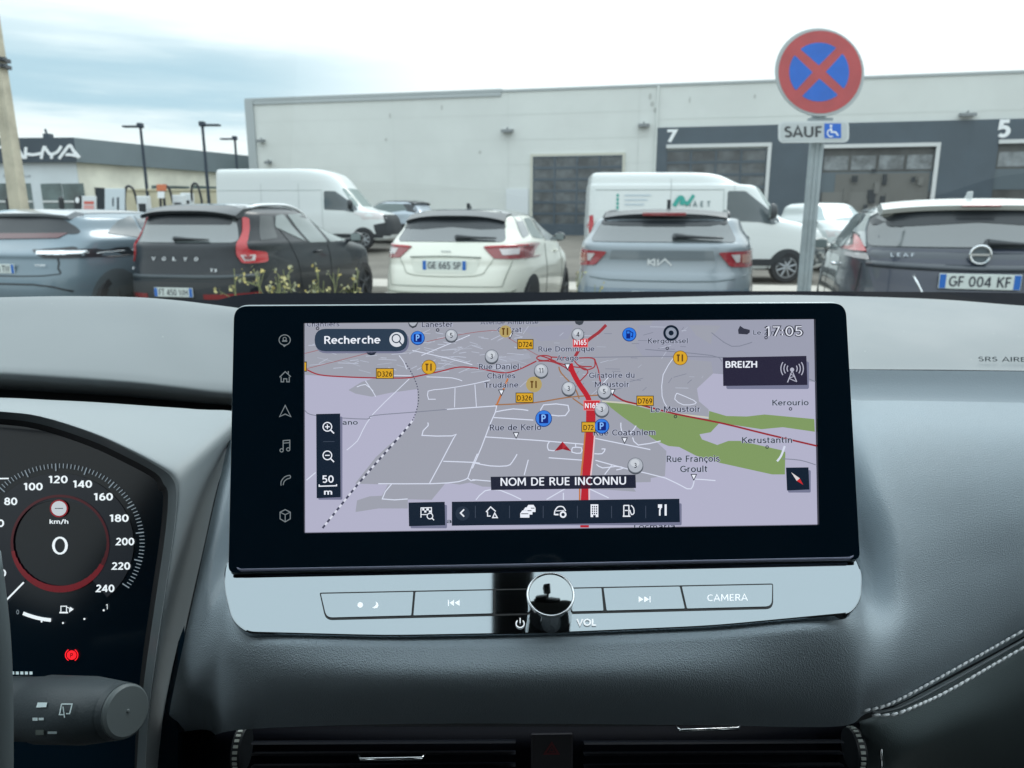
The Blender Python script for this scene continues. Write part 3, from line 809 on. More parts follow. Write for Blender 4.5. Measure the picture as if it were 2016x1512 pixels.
class Car:
    def __init__(s, name, label, cat, X, Y, yaw, z0, slices, body, wheels=None, nr=5, nf=4, N_=96, group=None, sub=6):
        """slices from sill to roof: (z, rear y, front y, half width); local x right, y forward"""
        group = group or {'parked_car': 'cars parked in the row ahead', 'delivery_van': 'white vans before the hall', 'distant_car': 'cars farther back in the car park'}.get(name)
        s.root = thing(name, label, cat, (X, Y, z0), -R(yaw), group)
        S = cr([Vector((a, b, c)) for a, b, c, d in slices], sub); Wd = cr([Vector((d, 0, 0)) for a, b, c, d in slices], sub)
        rows = []
        for q, w_ in zip(S, Wd):
            z, r, f = q; hw = w_.x; cy_ = (r + f) / 2; hy = (f - r) / 2; ring = []
            for k in range(N_):
                a = 2 * math.pi * (k + .5) / N_; n_ = nf if math.sin(a) > 0 else nr
                # angular warp gathers points at the corners
                ca, sa = math.cos(a), math.sin(a)
                ring.append(Vector((hw * math.copysign(abs(ca) ** (2 / n_), ca), cy_ + hy * math.copysign(abs(sa) ** (2 / n_), sa), z)))
            ring.append(ring[0]); rows.append(ring)
        mb = MB(); vs = []; fs = []
        n = N_
        for r_ in rows: vs += r_[:-1]
        for i in range(len(rows) - 1):
            for k in range(n): fs.append((i * n + k, i * n + (k + 1) % n, (i + 1) * n + (k + 1) % n, (i + 1) * n + k))
        fs.append(tuple(range(n))); fs.append(tuple((len(rows) - 1) * n + k for k in range(n)))
        mb.add(vs, fs)
        s.body = mb.build('body', body, s.root, smooth=True, local=True, angle=50)
        s.bvh = BVHTree.FromPolygons(vs, fs)
        s.L = max(q[2] for q in S)
        s.col = body
    def hit(s, side, a, b):
        if side == 'rear': o, d = Vector((a, -5, b)), Vector((0, 1, 0))
        elif side == 'front': o, d = Vector((a, 20, b)), Vector((0, -1, 0))
        elif side == 'right': o, d = Vector((5, a, b)), Vector((-1, 0, 0))
        elif side == 'left': o, d = Vector((-5, a, b)), Vector((1, 0, 0))
        elif side == 'top': o, d = Vector((a, b, 9)), Vector((0, 0, -1))
        h, n, i, t = s.bvh.ray_cast(o, d)
        k = 0
        while h is None and k < 60:                       # past the outline: slide in to the silhouette
            k += 1
            if side in ('rear', 'front'): o.x *= .985
            elif side == 'top': o.x *= .985; o.y += (s.L / 2 - o.y) * .015
            else: o.y += (s.L / 2 - o.y) * .015; o.z += (.8 - o.z) * .015
            h, n, i, t = s.bvh.ray_cast(o, d)
        if n.dot(d) > 0: n = -n
        return h, n
    def patch(s, name, side, pts, m, off=.006, r=0.0, grid=.07, parent=None, label=None, thick=.02):
        P = [Vector((x, y, 0)) for x, y in pts]
        if r: P = roundpoly(P, r)
        n = len(P)
        # subdivide long edges
        Q = []
        for i in range(n):
            a, b = P[i], P[(i + 1) % n]; k = max(1, int((b - a).length / grid))
            for j in range(k): Q.append(a.lerp(b, j / k))
        n = len(Q)
        ins = []
        x0, x1 = min(p.x for p in Q), max(p.x for p in Q); y0, y1 = min(p.y for p in Q), max(p.y for p in Q)
        def inside(x, y):
            c = False
            for i in range(n):
                a, b = Q[i], Q[i - 1]
                if (a.y > y) != (b.y > y) and x < (b.x - a.x) * (y - a.y) / (b.y - a.y) + a.x: c = not c
            return c
        gx = x0 + grid / 2
        while gx < x1:
            gy = y0 + grid / 2
            while gy < y1:
                if inside(gx, gy) and min((Vector((gx, gy, 0)) - q).length for q in Q) > grid * .35: ins.append(Vector((gx, gy, 0)))
                gy += grid
            gx += grid
        V2 = [Vector((q.x, q.y)) for q in Q + ins]
        res = delaunay_2d_cdt(V2, [], [tuple(range(n))], 1, 1e-6)
        ov, of, orig = res[0], res[2], res[3]
        top = []; bot = []
        for v in ov:
            h, nn = s.hit(side, v.x, v.y)
            top.append(h + nn * off); bot.append(h - nn * thick)
        mb = MB(); k = len(ov)
        mb.add(top, [tuple(f) for f in of])
        # skirt along the outline
        idx = {}
        for vi, og in enumerate(orig):
            for o_ in og:
                if o_ < n: idx[o_] = vi
        lp = [idx[i] for i in range(n) if i in idx]
        mb.add([top[i] for i in lp] + [bot[i] for i in lp], [(i, (i + 1) % len(lp), len(lp) + (i + 1) % len(lp), len(lp) + i) for i in range(len(lp))])
        o = mb.build(name, m, parent or s.root, smooth=True, local=True, angle=40)
        if label: o['label'] = label
        return o
    def strip(s, name, side, pts, w_, m, off=.004, sm=0, parent=None, closed=False):
        P = [Vector((x, y, 0)) for x, y in pts]
        if sm: P = cr(P, sm)
        Q = []
        for a, b in zip(P[:-1], P[1:]):
            k = max(1, int((b - a).length / .06)); Q += [a.lerp(b, j / k) for j in range(k)]
        Q.append(P[-1])
        vs = []
        for i, p in enumerate(Q):
            t = (Q[min(i + 1, len(Q) - 1)] - Q[max(i - 1, 0)]).normalized(); n_ = Vector((-t.y, t.x, 0)) * w_ / 2
            for q in (p + n_, p - n_):
                h, nn = s.hit(side, q.x, q.y); vs.append(h + nn * off)
        mb = MB(); mb.add(vs, [(2 * i, 2 * i + 1, 2 * i + 3, 2 * i + 2) for i in range(len(Q) - 1)])
        return mb.build(name, m, parent or s.body, smooth=True, local=True, solid=.003)
    def wheel(s, side, y, r, w_=.22, hw=.85, rim=rim_m, arch=None, spokes=5, z=None):
        z = r if z is None else z
        sg_ = 1 if side == 'right' else -1
        if arch is not False:
            A = [(y + (r + .06) * math.cos(a), z + (r + .06) * math.sin(a)) for a in [math.pi * k / 14 for k in range(15)]] + [(y - r - .06, .12), (y + r + .06, .12)]
            s.patch('wheel_arch', side, A, arch or trim_m, off=.004, grid=.12)
        x1 = sg_ * (hw + .015)
        t = MB(); t.lathe((x1 - sg_ * w_, y, z), (sg_, 0, 0), [(0, r * .7), (0, r - .02), (.03, r), (w_ - .03, r), (w_, r - .03), (w_, r * .68), (w_ - .03, r * .64)], 36)
        wo_ = t.build('wheel', tyre_m, s.root, smooth=True, local=True, angle=35)
        t = MB(); c = Vector((x1 - sg_ * .025, y, z))
        t.lathe(c - Vector((sg_ * .03, 0, 0)), (sg_, 0, 0), [(0, r * .66), (.045, r * .66), (.045, r * .60), (.01, r * .58), (.005, r * .1)], 36)
        t.lathe(c, (sg_, 0, 0), [(0, r * .14), (.02, r * .12)], 16)
        for k in range(spokes):
            a = 2 * math.pi * k / spokes + .3; d = Vector((0, math.cos(a), math.sin(a)))
            t.cyl(c + d * r * .1, c + d * r * .62, .030, .022, 6)
        t.build('rim', rim, wo_, smooth=True, local=True, angle=35)
        return wo_
    def plate(s, z, text=None, x=0.0, wd=.52, ht=.11, off=.02, name='licence_plate', ts=1.0):
        h, n = s.hit('rear', x, z); y = h.y - off
        mb = MB(); mb.box((x, y, z), (wd, .012, ht)); p = mb.build(name, plate_w, s.root, local=True, bevel=.003)
        f = lambda a, b, l: Vector((a, y - .006 - l, b))
        for xa in (x - wd / 2 + .004, x + wd / 2 - .045):
            cv = Canvas(f, .001, .0006, ydown=False); cv.rect(xa, z - ht / 2 + .004, xa + .041, z + ht / 2 - .004, plate_b); cv.build('plate_band', p, local=True)
        cv = Canvas(f, .001, .0006, ydown=False)
        if text: cv.text(text, x, z - .037, .074, plate_k, width=.39 * ts, rot=0, bold=.01)
        cv.build('plate_text', p, local=True)
    def rtext(s, t, x, z, cap, m=badge_m, width=None, bold=.01, dy=.012, name='badge', sp=False):
        h, n = s.hit('rear', x, z); n2 = Vector((0, n.y, n.z)).normalized()
        tang = Vector((0, -n2.z, n2.y)); tang = tang if tang.z > 0 else -tang
        f = lambda a, b, l: h + Vector((a - x, 0, 0)) + tang * (b - z) + n2 * (dy + l)
        cv = Canvas(f, 0, .001, ydown=False); cv.text(t, x, z - cap / 2, cap, m, width=width, rot=0, bold=bold)
        return cv.build(name, s.root, local=True)
    def mirror(s, side, y, z, x, m, sz=(.22, .14, .16)):
        sg_ = 1 if side == 'right' else -1
        mb = MB(); mb.lathe((sg_ * (x + sz[0] / 2), y - sz[1] * .4, z), (0, 1, 0), [(0, .001), (.0, .9), (.3, 1.0), (.8, .8), (1.0, .3)], 20)
        for i, v in enumerate(mb.v):
            c = Vector((sg_ * (x + sz[0] / 2), y - sz[1] * .4, z)); d = v - c
            mb.v[i] = c + Vector((d.x * sz[0] / 2, d.y * sz[1], d.z * sz[2] / 2))
        mb.cyl((sg_ * (x - .08), y, z - .05), (sg_ * (x + .06), y, z - .03), .03, n=8)
        o = mb.build('wing_mirror', m, s.root, smooth=True, local=True, angle=50)
        g_ = MB(); g_.box((sg_ * (x + sz[0] / 2), y - sz[1] * .44, z), (sz[0] * .75, .01, sz[2] * .7)); g_.build('mirror_glass', glass_l, o, local=True, bevel=.02)
        return o
    def mesh(s, name, mb, m, smooth=False, parent=None, bevel=0, angle=None):
        return mb.build(name, m, parent or s.root, smooth=smooth, local=True, bevel=bevel, angle=angle)
    def handle(s, side, y, z, m, w_=.2):
        h, n = s.hit(side, y, z); mb = MB(); d = Vector((0, w_ / 2, 0))
        mb.tube([h - d, h - d * .8 + n * .035, h + d * .8 + n * .035, h + d], [.012, .016, .016, .012], 8)
        return mb.build('door_handle', m, s.root, smooth=True, local=True)
    def wiper(s, x0, z0, x1, z1, m=trim_b):
        mb = MB(); pts = []
        for k in range(8):
            t = k / 7; h, n = s.hit('rear', x0 + (x1 - x0) * t, z0 + (z1 - z0) * t); pts.append(h + n * .03)
        mb.tube(pts, [.028, .024, .018, .015, .013, .012, .011, .008], 8)
        h, n = s.hit('rear', x0, z0); mb.cyl(h, h + n * .04, .03, n=12)
        return mb.build('rear_wiper', m, s.root, smooth=True, local=True, angle=50)
    def antenna(s, x, y, m, h_=.07):
        h, n = s.hit('top', x, y); mb = MB()
        mb.slab([h + Vector((-.018, .10, -.01)), h + Vector((-.018, -.07, -.01)), h + Vector((-.018, -.08, h_)), h + Vector((-.018, -.04, h_))], (.036, 0, 0))
        return mb.build('roof_antenna', m, s.root, local=True, bevel=.006)
    def spoiler(s, z0, z1, hw, y0, y1, m, drop=.05, name='roof_spoiler'):
        """lip over the rear window: y0 trailing edge, y1 root on the roof"""
        rows = []
        for k in range(21):
            t = k / 20 * 2 - 1; x = hw * t; c = 1 - abs(t) ** 4
            bow = .05 * (1 - t * t)
            a = Vector((x, y0 + .06 - bow * .8 + .05 * (abs(t) ** 6), z0 + drop * (-abs(t) ** 3) + .02)); b = Vector((x, y1, z1 - .035 * t * t))
            mid = a.lerp(b, .5) + Vector((0, 0, .035))
            low = a + Vector((0, .03, -.035)); lowb = b + Vector((0, 0, -.09))
            rows.append([a, mid, b, lowb, low, a])
        mb = MB(); mb.grid(rows)
        for r_ in (rows[0], rows[-1]): mb.add(r_[:-1], [(0, 1, 2, 3, 4)])
        return mb.build(name, m, s.root, smooth=True, local=True, angle=45)

def tf(W_, L_, H_, zb, rb, rt, fcow, ffront=None, hood=.95, rz=.12, rw=.62, ww=.90, fr=.50):
    """slices of a hatchback; zb: belt height; rb/rt: rear y at the belt and at the roof; fcow: cowl y; rw: roof half-width share"""
    h = W_ / 2
    return [(.20, .16, L_ - .22, h * .86), (.30, .05, L_ - .08, h * .95), (.48, .0, L_ - .01, h * .985), (.66, .01, L_, h),
            (.80, .05, L_ - .03, h * .995), (hood - .08, .08, L_ - .12, h * .985), (hood, .10, L_ - .40, h * .97), (zb - .01, rb - .03, fcow + .25, h * .955), (zb + .05, rb + .03, fcow - .02, h * .925),
            (zb + (H_ - zb) * .38, rb + (rt - rb) * .42, fcow - (fcow - fr * L_) * .42, h * (ww * .93)), (zb + (H_ - zb) * .72, rb + (rt - rb) * .76, fcow - (fcow - fr * L_) * .78, h * (rw + .14)),
            (H_ - .07, rt, fr * L_ + .08, h * (rw + .05)), (H_ - .025, rt + .12, fr * L_ - .08, h * (rw - .06)), (H_, rt + .45, fr * L_ - .45, h * .36)]

# ---- white crossover with black roof, facing away
pearl = paint('pearl white', (.70, .71, .63), rough=.4)
c = Car('parked_car', 'pearl white crossover with black roof parked between the black car and the silver car', 'car', -.78, 8.4, 13, 0, tf(1.80, 4.2, 1.50, 1.10, .22, .52, 3.1, rw=.60, fr=.50), pearl)
gp = mat('dark roof paint', (.10, .12, .135), .3, coat=.9)
c.patch('roof', 'top', [(-.60, .72), (.60, .72), (.58, 2.2), (-.58, 2.2)], gp, r=.12, grid=.12, off=.008)
c.patch('rear_window', 'rear', [(-.66, 1.125), (.66, 1.125), (.56, 1.40), (-.56, 1.40)], glass_m, r=.07, off=.006)
c.patch('window_top_band', 'rear', [(-.62, 1.27), (-.35, 1.26), (0, 1.29), (.35, 1.26), (.62, 1.27), (.56, 1.41), (-.56, 1.41)], trim_b, r=.03, off=.010)
c.spoiler(1.40, 1.478, .60, .36, .85, trim_b, drop=.06)
for sg_ in (-1, 1):
    o = c.patch('tail_lamp', 'rear', [(sg_ * .42, 1.075), (sg_ * .90, 1.10), (sg_ * .90, .93), (sg_ * .56, .945)], red_d, r=.02, off=.012, grid=.05)
    c.patch('lamp_lens', 'rear', [(sg_ * .60, 1.045), (sg_ * .78, 1.05), (sg_ * .78, .985), (sg_ * .64, .98)], clear_l, off=.016, parent=o, grid=.05)
    c.strip('lamp_edge', 'rear', [(sg_ * .45, 1.065), (sg_ * .88, 1.09)], .02, red_l, off=.018, parent=o)
c.strip('hatch_crease', 'rear', [(-.62, 1.06), (-.50, .86), (-.36, .76), (.36, .76), (.50, .86), (.62, 1.06)], .012, mat('crease', (.42, .44, .38), .6), sm=4)
c.strip('hatch_seam', 'rear', [(-.74, .92), (-.66, .64), (.66, .64), (.74, .92)], .010, mat('seam pale', (.30, .32, .28), .6))
c.strip('bumper_crease', 'rear', [(-.78, .60), (-.6, .57), (.6, .57), (.78, .60)], .025, mat('crease', (.42, .44, .38), .6), sm=3)
c.patch('plate_recess', 'rear', [(-.42, .95), (.42, .95), (.36, .78), (-.36, .78)], mat('pearl shade', (.62, .64, .57), .45), r=.05, off=.003)
c.strip('plate_brow', 'rear', [(-.42, .955), (0, .965), (.42, .955)], .014, mat('brow', (.25, .27, .24), .5), sm=4, off=.012)
c.plate(.87, 'GE 665 SP')
c.rtext('oo', 0, 1.02, .03, mat('badge grey', (.30, .32, .32), .4), width=.12)
c.wiper(.10, 1.16, .55, 1.15); c.antenna(.02, 1.05, trim_b)
c.patch('side_window', 'right', [(1.02, 1.16), (1.60, 1.12), (1.58, 1.40), (1.18, 1.38)], glass_l, r=.05, off=.006)
c.patch('side_window', 'right', [(1.66, 1.11), (2.75, 1.08), (2.45, 1.28), (2.10, 1.40), (1.66, 1.41)], glass_m, r=.05, off=.006)
c.patch('quarter_panel', 'right', [(.62, 1.16), (.98, 1.20), (1.12, 1.42), (.80, 1.42)], gp, r=.04, off=.006)
c.mirror('right', 2.75, 1.13, .80, trim_b, (.16, .12, .13)); c.handle('right', 2.35, .95, pearl)
c.strip('door_seam', 'right', [(1.62, 1.08), (1.62, .5), (1.7, .35)], .010, seam_k)
c.strip('door_seam', 'right', [(2.8, 1.02), (2.85, .4)], .010, seam_k)
c.wheel('right', .80, .34, hw=.86, rim=rim_d); c.wheel('right', 3.38, .34, hw=.86, rim=rim_d)

# ---- black compact SUV
blk = paint('black paint', (.004, .009, .015), rough=.35, coat=.3)
c = Car('parked_car', 'black SUV with tall red L-shaped tail lamp parked left of the white crossover', 'car', -4.07, 8.95, 12, 0, tf(1.88, 4.43, 1.57, 1.08, .16, .44, 3.2, rw=.66, ww=.92, fr=.46, hood=.98), blk, nr=4.2)
c.patch('rear_window', 'rear', [(-.72, 1.10), (.70, 1.10), (.60, 1.42), (-.60, 1.42)], mat('rear glass grey', (.12, .14, .145), .08, spec=1, ior=1.7), r=.07)
c.spoiler(1.46, 1.552, .66, .26, .75, trim_b, drop=.06)
c.patch('window_top_band', 'rear', [(-.62, 1.31), (.60, 1.31), (.56, 1.43), (-.58, 1.43)], trim_b, r=.05, off=.009)
for sg_ in (-1, 1):
    o = c.patch('tail_lamp', 'rear', [(sg_ * .655, 1.40), (sg_ * .70, 1.39), (sg_ * .745, 1.16), (sg_ * .775, 1.01), (sg_ * .855, .985), (sg_ * .87, .85), (sg_ * .74, .85), (sg_ * .69, .96), (sg_ * .69, 1.06), (sg_ * .69, 1.22)], red_l, r=.03, off=.02, grid=.045)
    c.patch('lamp_lens', 'rear', [(sg_ * .72, .95), (sg_ * .81, .95), (sg_ * .81, .88), (sg_ * .75, .88)], clear_l, off=.025, parent=o, grid=.05)
    c.patch('lamp_lens', 'rear', [(sg_ * .74, .938), (sg_ * .795, .938), (sg_ * .79, .895), (sg_ * .755, .895)], red_d, off=.029, parent=o, grid=.05)
for i, ch in enumerate('VOLVO'): c.rtext(ch, -.30 + i * .145, .91, .042, width=.05)
c.rtext('B3', -.80, .77, .03, width=.09); c.rtext('T3', .50, .78, .035, width=.09)
c.plate(.52, 'FT 450 WH')
c.strip('bumper_crease', 'rear', [(-.85, .70), (.85, .70)], .05, mat('black sheen', (.05, .065, .075), .4))  # sheen along the bumper painted as a paler strip
c.patch('bumper_trim', 'rear', [(-.88, .64), (.88, .64), (.84, .42), (-.84, .42)], trim_m, r=.04)
for sg_ in (-1, 1): c.patch('bumper_reflector', 'rear', [(sg_ * .38, .50), (sg_ * .84, .50), (sg_ * .84, .44), (sg_ * .38, .44)], red_d, off=.014)
c.wiper(-.05, 1.13, .40, 1.12); c.handle('right', 1.95, .93, blk)
c.patch('side_window', 'right', [(1.04, 1.28), (1.14, 1.42), (1.36, 1.44), (1.66, 1.08)], glass_l, r=.04)
c.patch('side_window', 'right', [(1.46, 1.44), (2.10, 1.45), (2.30, 1.05), (1.76, 1.06)], glass_l, r=.04)
c.patch('side_window', 'right', [(2.18, 1.45), (2.60, 1.40), (3.25, 1.10), (3.28, 1.05), (2.40, 1.05)], glass_l, r=.04)
c.strip('door_seam', 'right', [(1.12, 1.25), (1.35, .85), (1.45, .45)], .010, seam_k); c.strip('door_seam', 'right', [(2.32, 1.02), (2.36, .40)], .010, seam_k)
mb = MB(); 
for sg_ in (1,):
    P = []
    for k in range(14):
        t = k / 13; h, n = c.hit('top', .63 - .04 * t, .75 + 1.7 * t); P.append(h + Vector((0, 0, .035 * math.sin(math.pi * min(1, t * 1.02 + .02)) ** .4)))
    mb.tube(P, .022, 8)
c.mesh('roof_rail', mb, mat('rail alloy', (.75, .78, .80), .3, metal=.7), smooth=True)
c.patch('roof', 'top', [(-.62, .62), (.62, .62), (.6, 1.95), (-.6, 1.95)], mat('roof painted glare', (.42, .47, .50), .3, metal=.2, coat=1), r=.1, grid=.14, off=.006)  # daylight on the black roof painted as a pale patch
c.mirror('right', 3.15, 1.10, .90, blk)
c.patch('quarter_pillar', 'right', [(.62, 1.12), (.98, 1.14), (1.06, 1.42), (.78, 1.42)], mat('pillar sheen', (.04, .05, .055), .3, coat=.7), r=.03, off=.004)
c.wheel('right', .92, .36, hw=.90, rim=rim_d, arch=trim_m); c.wheel('right', 3.60, .36, hw=.90, rim=rim_d)

# ---- blue grey crossover at the far left
bg_ = paint('blue grey paint', (.15, .21, .25), metal=.25, rough=.35)
c = Car('parked_car', 'blue grey crossover cut off by the left edge, with slim clear tail lamp', 'car', -6.20, 8.95, 14, 0, tf(1.84, 4.43, 1.50, 1.10, .30, .55, 3.2, rw=.62, hood=.98, fr=.5), bg_)
c.patch('rear_window', 'rear', [(-.66, 1.14), (.74, 1.20), (.66, 1.30), (.52, 1.40), (-.60, 1.40)], trim_b, r=.05)
c.patch('rear_window_reflection', 'rear', [(-.64, 1.13), (.60, 1.15), (.66, 1.21), (-.64, 1.20)], mat('red reflection glass', (.10, .03, .035), .1, coat=1), off=.012, r=.02)  # red lamp reflection painted as a tinted strip on the rear window
c.spoiler(1.43, 1.485, .62, .42, .80, mat('silver roof edge', (.38, .42, .45), .3, metal=.3, coat=1), drop=.03)
c.patch('roof', 'top', [(-.58, .75), (.58, .75), (.56, 2.3), (-.56, 2.3)], gp, r=.1, grid=.14, off=.006)
o = c.patch('tail_lamp', 'rear', [(.42, 1.02), (.90, 1.02), (.90, .91), (.60, .925)], trim_b, off=.010, r=.015, grid=.05)
for a, b in ((.50, .68), (.70, .84)): c.patch('light_bar', 'rear', [(a, 1.0), (b, 1.0), (b, .965), (a + .02, .965)], chrome, off=.018, parent=o, grid=.05)
o = c.patch('tail_lamp', 'right', [(.14, 1.02), (.42, 1.05), (.46, 1.035), (.30, .93), (.14, .93)], trim_b, off=.010, r=.01, grid=.05)
c.patch('light_bar', 'right', [(.16, 1.0), (.30, 1.005), (.30, .96), (.16, .96)], chrome, off=.016, parent=o, grid=.05)
c.plate(.80, 'GK 318 TW')
c.rtext('e-POWER', .55, .84, .025, width=.22)
c.strip('hatch_seam', 'rear', [(.70, .98), (.72, .80), (.62, .72), (-.6, .72)], .012, seam_k, sm=3)
c.strip('bumper_crease', 'rear', [(-.7, .60), (.50, .62), (.80, .52)], .02, seam_k, sm=3)
sgl = mat('side glass grey', (.15, .18, .195), .3, spec=.5)
c.patch('side_window', 'right', [(.95, 1.20), (1.25, 1.36), (1.55, 1.42), (1.55, 1.12)], sgl, r=.04)
c.patch('side_window', 'right', [(1.60, 1.42), (2.35, 1.42), (2.50, 1.06), (1.60, 1.10)], sgl, r=.04)
c.patch('side_window', 'right', [(2.44, 1.42), (2.75, 1.36), (3.25, 1.06), (2.58, 1.05)], sgl, r=.04)
c.strip('door_seam', 'right', [(1.57, 1.08), (1.5, .70), (1.35, .45)], .010, seam_k)
c.strip('shoulder_line', 'right', [(.3, .93), (1.2, .98), (3.6, .95)], .014, mat('crease light', (.26, .34, .39), .3, coat=1), sm=3)
c.wheel('right', .92, .35, hw=.885, rim=rim_d, arch=mat('arch grey', (.09, .11, .12), .4)); c.wheel('right', 3.55, .35, hw=.885)

# ---- silver small SUV
slv = paint('silver grey paint', (.235, .275, .305), metal=.35, rough=.3)
c = Car('parked_car', 'silver grey small SUV with roof rails parked in front of the lettered white van', 'car', 1.41, 7.1, 14, .03, tf(1.82, 4.14, 1.44, 1.10, .14, .42, 3.0, rw=.66, ww=.92, fr=.50), slv, nr=5.5)
c.patch('rear_window', 'rear', [(-.72, 1.135), (.70, 1.135), (.56, 1.40), (-.58, 1.40)], mat('rear glass mid', (.085, .10, .105), .08, spec=1, ior=1.7), r=.06)
c.patch('window_top_band', 'rear', [(-.63, 1.30), (-.4, 1.285), (.4, 1.285), (.61, 1.30), (.54, 1.42), (-.56, 1.42)], trim_b, r=.04, off=.010)
c.spoiler(1.385, 1.432, .60, .30, .70, trim_b, drop=.04)
mb = MB(); mb.box((0, .305, 1.400), (.42, .03, .035)); c.mesh('high_brake_light', mb, red_d, bevel=.008)
for sg_ in (-1, 1):
    o = c.patch('tail_lamp', 'rear', [(sg_ * .52, 1.045), (sg_ * .90, 1.06), (sg_ * .90, .93), (sg_ * .84, .895), (sg_ * .64, .91)], mat('tail lamp mid red', (.30, .025, .035), .15, coat=1), r=.03, off=.012, grid=.05)
    c.patch('lamp_lens', 'rear', [(sg_ * .64, 1.025), (sg_ * .72, 1.025), (sg_ * .72, .955), (sg_ * .69, .95)], clear_l, off=.018, parent=o, grid=.04)
    c.patch('lamp_lens', 'rear', [(sg_ * .74, 1.025), (sg_ * .83, 1.025), (sg_ * .83, .94), (sg_ * .74, .945)], mat('lens orange', (.45, .22, .17), .2, coat=1), off=.018, parent=o, grid=.04)
    mb = MB(); P = []
    for k in range(12):
        t = k / 11; h, n = c.hit('top', sg_ * (.62 - .03 * t), .62 + 1.5 * t); P.append(h + Vector((0, 0, .045 * math.sin(math.pi * t) ** .3)))
    mb.tube(P, .018, 8); c.mesh('roof_rail', mb, trim_b, smooth=True)
c.patch('hatch_shadow', 'rear', [(-.48, 1.06), (.48, 1.06), (.50, .97), (-.50, .97)], mat('shadow band', (.15, .18, .20), .35, coat=.8), off=.003, r=.01)  # shade across the hatch painted as a darker band of the silver
cv = Canvas(lambda a, b, l: Vector((a, c.hit('rear', 0, .95)[0].y - .014 - l, b)), 0, .001, ydown=False)
for P in ([(-.12, .92), (-.12, .98)], [(-.06, .98), (-.118, .95), (-.06, .92), (-.06, .98)], [(-.03, .98), (-.03, .92), (.035, .98), (.10, .92)]): cv.line(P, .016, badge_m)
cv.build('badge', c.root, local=True)
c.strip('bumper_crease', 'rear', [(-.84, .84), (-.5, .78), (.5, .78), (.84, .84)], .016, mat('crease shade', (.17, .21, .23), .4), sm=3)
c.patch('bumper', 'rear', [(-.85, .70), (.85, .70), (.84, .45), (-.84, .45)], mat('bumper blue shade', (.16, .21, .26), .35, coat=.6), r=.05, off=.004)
c.plate(.62, 'GL 207 HR')
c.wiper(.12, 1.17, .56, 1.155); c.antenna(.02, .85, trim_b, .11)
c.patch('side_window', 'right', [(.75, 1.16), (1.60, 1.13), (1.55, 1.37), (1.0, 1.37)], glass_m, r=.04); c.patch('side_window', 'right', [(1.68, 1.13), (2.7, 1.11), (2.2, 1.38), (1.68, 1.38)], glass_m, r=.04)
c.mirror('right', 2.7, 1.10, .80, trim_b, (.16, .12, .13)); c.strip('door_seam', 'right', [(1.64, 1.1), (1.62, .4)], .010, seam_k)
c.wheel('right', .75, .33, hw=.85, arch=trim_m); c.wheel('right', 3.3, .33, hw=.85, arch=trim_m)

# ---- dark hatchback with white roof at the right
dk = paint('dark grey paint', (.035, .045, .058), metal=.2, rough=.3, coat=.7)
c = Car('parked_car', 'dark grey hatchback with white roof and round chrome emblem at the right edge', 'car', 3.36, 5.32, 19, 0, tf(1.79, 4.49, 1.535, 1.12, .20, .42, 3.2, rw=.64, ww=.93, fr=.52), dk, nr=4.6)
wr = mat('white roof paint', (.62, .64, .61), .3, coat=1)
c.patch('roof', 'top', [(-.64, .46), (.64, .46), (.58, 2.3), (-.58, 2.3)], wr, r=.15, grid=.1, off=.010)
c.patch('pillar_panel', 'rear', [(-.74, 1.44), (-.56, 1.482), (-.69, 1.40), (-.722, 1.30), (-.722, 1.17), (-.735, 1.17), (-.755, 1.27), (-.78, 1.28)], mat('pale pillar', (.33, .38, .39), .3, coat=1), r=.02, off=.010, grid=.05)
c.spoiler(1.468, 1.525, .64, .30, .75, wr, drop=.03)
c.patch('rear_window', 'rear', [(-.72, 1.18), (.72, 1.18), (.69, 1.38), (.56, 1.455), (-.56, 1.455), (-.69, 1.38)], mat('rear glass mid', (.085, .10, .105), .08, spec=1, ior=1.7), r=.05, off=.007)
c.patch('window_top_band', 'rear', [(-.695, 1.345), (-.54, 1.325), (0, 1.36), (.54, 1.325), (.695, 1.345), (.685, 1.39), (.56, 1.46), (-.56, 1.46), (-.685, 1.39)], trim_b, r=.03, off=.011)
mb = MB(); mb.box((0, .30, 1.482), (.26, .03, .014)); c.mesh('high_brake_light', mb, red_d, bevel=.006)
c.patch('tailgate_panel', 'rear', [(-.72, 1.165), (.72, 1.165), (.70, .98), (.62, .70), (-.62, .70), (-.70, .98)], mat('gloss black blue', (.022, .03, .052), .3, coat=.6), r=.03, off=.004)
c.strip('tailgate_lip', 'rear', [(-.72, 1.05), (0, 1.03), (.72, 1.05)], .045, dk, sm=3, off=.012)
for sg_ in (-1, 1):
    o = c.patch('tail_lamp', 'rear', [(sg_ * .725, 1.135), (sg_ * .73, 1.17), (sg_ * .765, 1.26), (sg_ * .775, 1.26), (sg_ * .79, 1.175), (sg_ * .86, 1.155), (sg_ * .86, 1.135)], red_l, r=.01, off=.014, grid=.04)
    c.patch('lamp_lens', 'rear', [(sg_ * .72, 1.12), (sg_ * .84, 1.12), (sg_ * .84, 1.09), (sg_ * .705, 1.075)], clear_l, r=.01, off=.012, grid=.04, parent=o)
c.wiper(.06, 1.20, .5, 1.185)
h, n = c.hit('rear', 0, 1.135)
mb = MB(); mb.tube([Vector((.064 * math.cos(a), h.y - .055, 1.135 + .064 * math.sin(a))) for a in [2 * math.pi * k / 32 for k in range(32)]], .011, 8, closed=True); mb.box((0, h.y - .055, 1.135), (.135, .012, .016))
c.mesh('emblem', mb, chrome, smooth=True, angle=40)
cv = Canvas(lambda a, b, l: Vector((a, h.y - .046 - l, b)), 0, .001, ydown=False)
mb = MB(); mb.lathe((0, h.y - .03, 1.135), (0, -1, 0), [(0, .058), (.012, .058)], 28); c.mesh('emblem_disc', mb, mat('emblem dark', (.10, .13, .15), .2, coat=1), smooth=True, angle=40)
